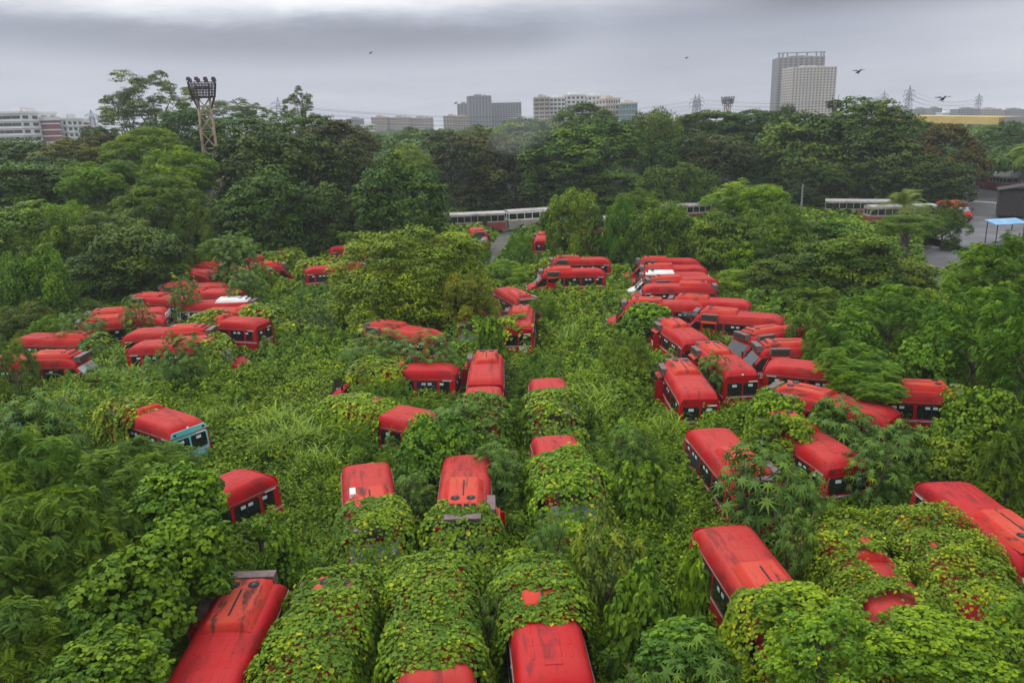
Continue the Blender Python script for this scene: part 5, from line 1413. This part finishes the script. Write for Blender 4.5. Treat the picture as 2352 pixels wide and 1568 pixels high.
# ------------------------------------------------------------ coconut palms
def palm(u, v, dist, R, label, seed):
    r = rngs(seed); c = at_d(u, v, dist); root = empty('coconut_palm', (c.x, c.y, 0)); tag(root, label, 'palm', 'coconut palms')
    m = MB(); m.tube([(0, 0, 0), (.15, 0, c.z * .5), (0, 0, c.z)], [.26, .19, .15], 9); link('trunk', m.mesh('trunk', M['bark'], True), root)
    for i in range(17):
        a = 2 * PI * i / 17 * 2.4 + r.uniform(-.2, .2); el = r.uniform(-.1, 1.25); dr = np.array([math.cos(a) * math.cos(el), math.sin(a) * math.cos(el), math.sin(el)]); L = R * r.uniform(.8, 1.1)
        V = []; Qd = []; T_ = []; pts = []
        for j in range(15): s = j / 14; pts.append(dr * L * s + np.array([0, 0, -L * .62 * s ** 2.2]))
        for j in range(14):
            p, q = pts[j], pts[j + 1]; t = unit((q - p)[None])[0]; sd = unit(np.cross(t, [0, 0, 1.])[None])[0]
            for sg in (-1, 1):
                for kk in range(2):
                    base = p + (q - p) * kk * .5; ll = L * .26 * math.sin(PI * min(.97, (j + 1.5) / 16)) ** .6; b0 = len(V)
                    tip = base + (sd * sg + t * .7 + np.array([0, 0, -.35])) * ll; V += [base, base + t * .07, tip + t * .02, tip]
                    Qd.append((b0, b0 + 1, b0 + 2, b0 + 3)); T_.append(.35 + .4 * r.random())
        o = link('frond', quadmesh('frond', np.array(V), np.array(Qd), np.array(T_), M['leaf']), root); o.location = (0, 0, c.z); o.color = (.085, .12, .045, 1)
palm(2078, 470, 84, 3.9, 'coconut palm with pale fronds before the city buses at right', 1)
palm(2378, 352, 72, 2.7, 'coconut palm hanging in at the right edge', 2)
palm(2085, 500, 80, 1.9, 'short palm at the foot of the pale coconut palm', 3)

# ------------------------------------------------------------ marks on single buses
def busof(key): return [x for x in BUSES if key in x[0]['label']][0][0]
R_ = busof('white notice')
m = MB(); m.box(-.075, -.06, -.55, -.05, .84, 1.22); nb = link('notice_board', m.mesh('notice_board', M['notice']), R_)
m = MB()
for z, w0, w1 in ((1.15, -.50, -.10), (1.08, -.48, -.14), (1.02, -.28, -.20)): m.box(-.080, -.0755, w0, w1, z, z + .018)
m.box(-.080, -.0755, -.22, -.10, .90, .93); m.box(-.080, -.0755, -.36, -.25, .90, .93)
m.bar((-.078, -.12 + .0, .95), (-.078, -.16, .89), .02); m.bar((-.078, -.16, .89), (-.078, -.20, .95), .02)
link('writing', m.mesh('writing', M['rubber']), nb)
m = MB()
for k in range(3): m.slab([(-.045, -.62 - k * .09, 1.10 - k * .09), (-.045, -.70 - k * .09, 1.06 - k * .09), (-.045, -.70 - k * .09, .98 - k * .09), (-.045, -.62 - k * .09, 1.02 - k * .09)], (-1, 0, 0), .006)
link('hazard_stripe', m.mesh('hazard_stripe', M['yellow']), R_)
def lettering(txt, root, loc, rot, size, mat, name):
    cu = bpy.data.curves.new(name, 'FONT'); cu.body = txt; cu.size = size; cu.extrude = .003; cu.align_x = 'CENTER'
    tmp = bpy.data.objects.new('t', cu); C.objects.link(tmp); me = bpy.data.meshes.new_from_object(tmp.evaluated_get(bpy.context.evaluated_depsgraph_get())); bpy.data.objects.remove(tmp); me.materials.clear(); me.materials.append(M[mat])
    o = link(name, me, root); o.location = loc; o.rotation_euler = rot
lettering('302', R_, (-.045, .38, .98), (PI / 2, 0, -PI / 2), .17, 'cream', 'route_number')
lettering('302', busof('text on its tail'), (.42, 1.012, 1.17), (PI / 2, 0, PI), .17, 'cream', 'route_number')
m = MB(); m.box(3.05, 3.6, -.69, -.45, 2.70, 2.86, .02); link('white_patch', m.mesh('white_patch', M['white']), busof('white chip'))
for k in ('white roof knob', 'castor leaves lying', 'turquoise tail and red roof'):
    m = MB(); m.box(.02, .12, -.05, .05, 2.30, 2.42, .015); link('roof_knob', m.mesh('roof_knob', M['white']), busof(k))
# ------------------------------------------------------------ crows
M['crow'] = plain('black_feathers', (.012, .012, .014), .3, .5)
def crow(loc, rz, label, wings=0.0, s=1.0, group=None):
    m = MB()
    ring = lambda x, w, h, z: [(x, math.cos(t) * w, z + math.sin(t) * h) for t in [2 * PI * k / 10 for k in range(10)] + [0.0]]
    m.loft([ring(-.24, .012, .006, .05), ring(-.14, .035, .02, .07), ring(-.06, .055, .05, .10), ring(.04, .065, .065, .13), ring(.11, .05, .055, .18), ring(.14, .033, .035, .225), ring(.175, .036, .036, .245), ring(.205, .026, .026, .24), ring(.225, .011, .012, .235), ring(.275, .002, .003, .225)])
    if wings:
        for q in (-1, 1): m.slab([(.12, q * .05, .17), (.14, q * .25, .24), (.02, q * .46, .22), (-.08, q * .40, .21), (-.04, q * .2, .18), (-.10, q * .05, .15)][::q], (0, 0, 1), .012)
    else:
        for q in (-1, 1): m.slab([(.10, q * .062, .16), (.02, q * .075, .10), (-.20, q * .03, .055), (-.10, q * .055, .14)], (0, q, .2), .012)
    me = m.mesh('body', M['crow'], True, 60); root = empty('crow', loc, rz); root.scale = (s, s, s); tag(root, label, 'bird', group)
    link('body', me, root); m = MB()
    for q in (-1, 1): m.bar((.02, q * .025, .09), (.03, q * .03, 0), .01); m.bar((-.01, q * .03, .005), (.07, q * .03, .005), .01)
    link('legs', m.mesh('legs', M['rubber']), root)
root_, org, dr, rz, dz = [x for x in BUSES if 'two crows' in x[0]['label']][0]
lat = Vector((-dr.y, dr.x, 0))
crow(org + dr * 3.45 + lat * .05 + Vector((0, 0, 2.86)), rz + 1.2, 'crow perched on the red roof unit, the one nearer the camera')
crow(org + dr * 3.75 - lat * .18 + Vector((0, 0, 2.86)), rz - .5, 'crow perched on the red roof unit with its wings spread', .5)
for u, v, dd, lb in ((1971, 171, 70, 'bird in flight right of the cream tower'), (2164, 234, 60, 'bird in flight above the right skyline blocks'), (1577, 136, 150, 'tiny bird high above the right centre'), (851, 125, 150, 'tiny bird high above the left centre'), (1047, 240, 140, 'tiny bird over the central tower')):
    crow(at_d(u, v, dd), .4, lb, 1.0, 1.5)
# ------------------------------------------------------------ monsoon haze
m, b = newmat('moist_air')
pv = b.n('ShaderNodeVolumePrincipled'); pv.inputs['Color'].default_value = (.86, .90, 1.0, 1); pv.inputs['Density'].default_value = .00028; pv.inputs['Anisotropy'].default_value = .1
o_ = b.n('ShaderNodeOutputMaterial'); b.link(pv.outputs[0], o_.inputs['Volume'])
g = MB(); g.box(-1500, 1500, -40, 1150, -1, 110)
hz = link('haze', g.mesh('haze', m)); tag(hz, 'pale monsoon haze over the city', 'haze', kind='stuff')

m, b = newmat('thin_smoke')
pv = b.n('ShaderNodeVolumePrincipled'); pv.inputs['Color'].default_value = (.9, .92, .95, 1); pv.inputs['Density'].default_value = .011
o_ = b.n('ShaderNodeOutputMaterial'); b.link(pv.outputs[0], o_.inputs['Volume'])
c = at_d(1200, 305, 132); g = MB(); secs = []
for i in range(11):
    a = -PI / 2 + PI * i / 10; r_ = max(.02, math.cos(a)) * 5.5
    secs.append([(c.x + 1.2 * math.sin(a) * 2 + math.cos(t) * r_, c.y + math.sin(t) * r_, c.z + math.sin(a) * 3.6) for t in [2 * PI * k / 18 for k in range(19)]])
g.loft(secs); tag(link('smoke', g.mesh('smoke', m, True)), 'thin wisp of smoke drifting over the trees below the central tower', 'smoke', kind='stuff')
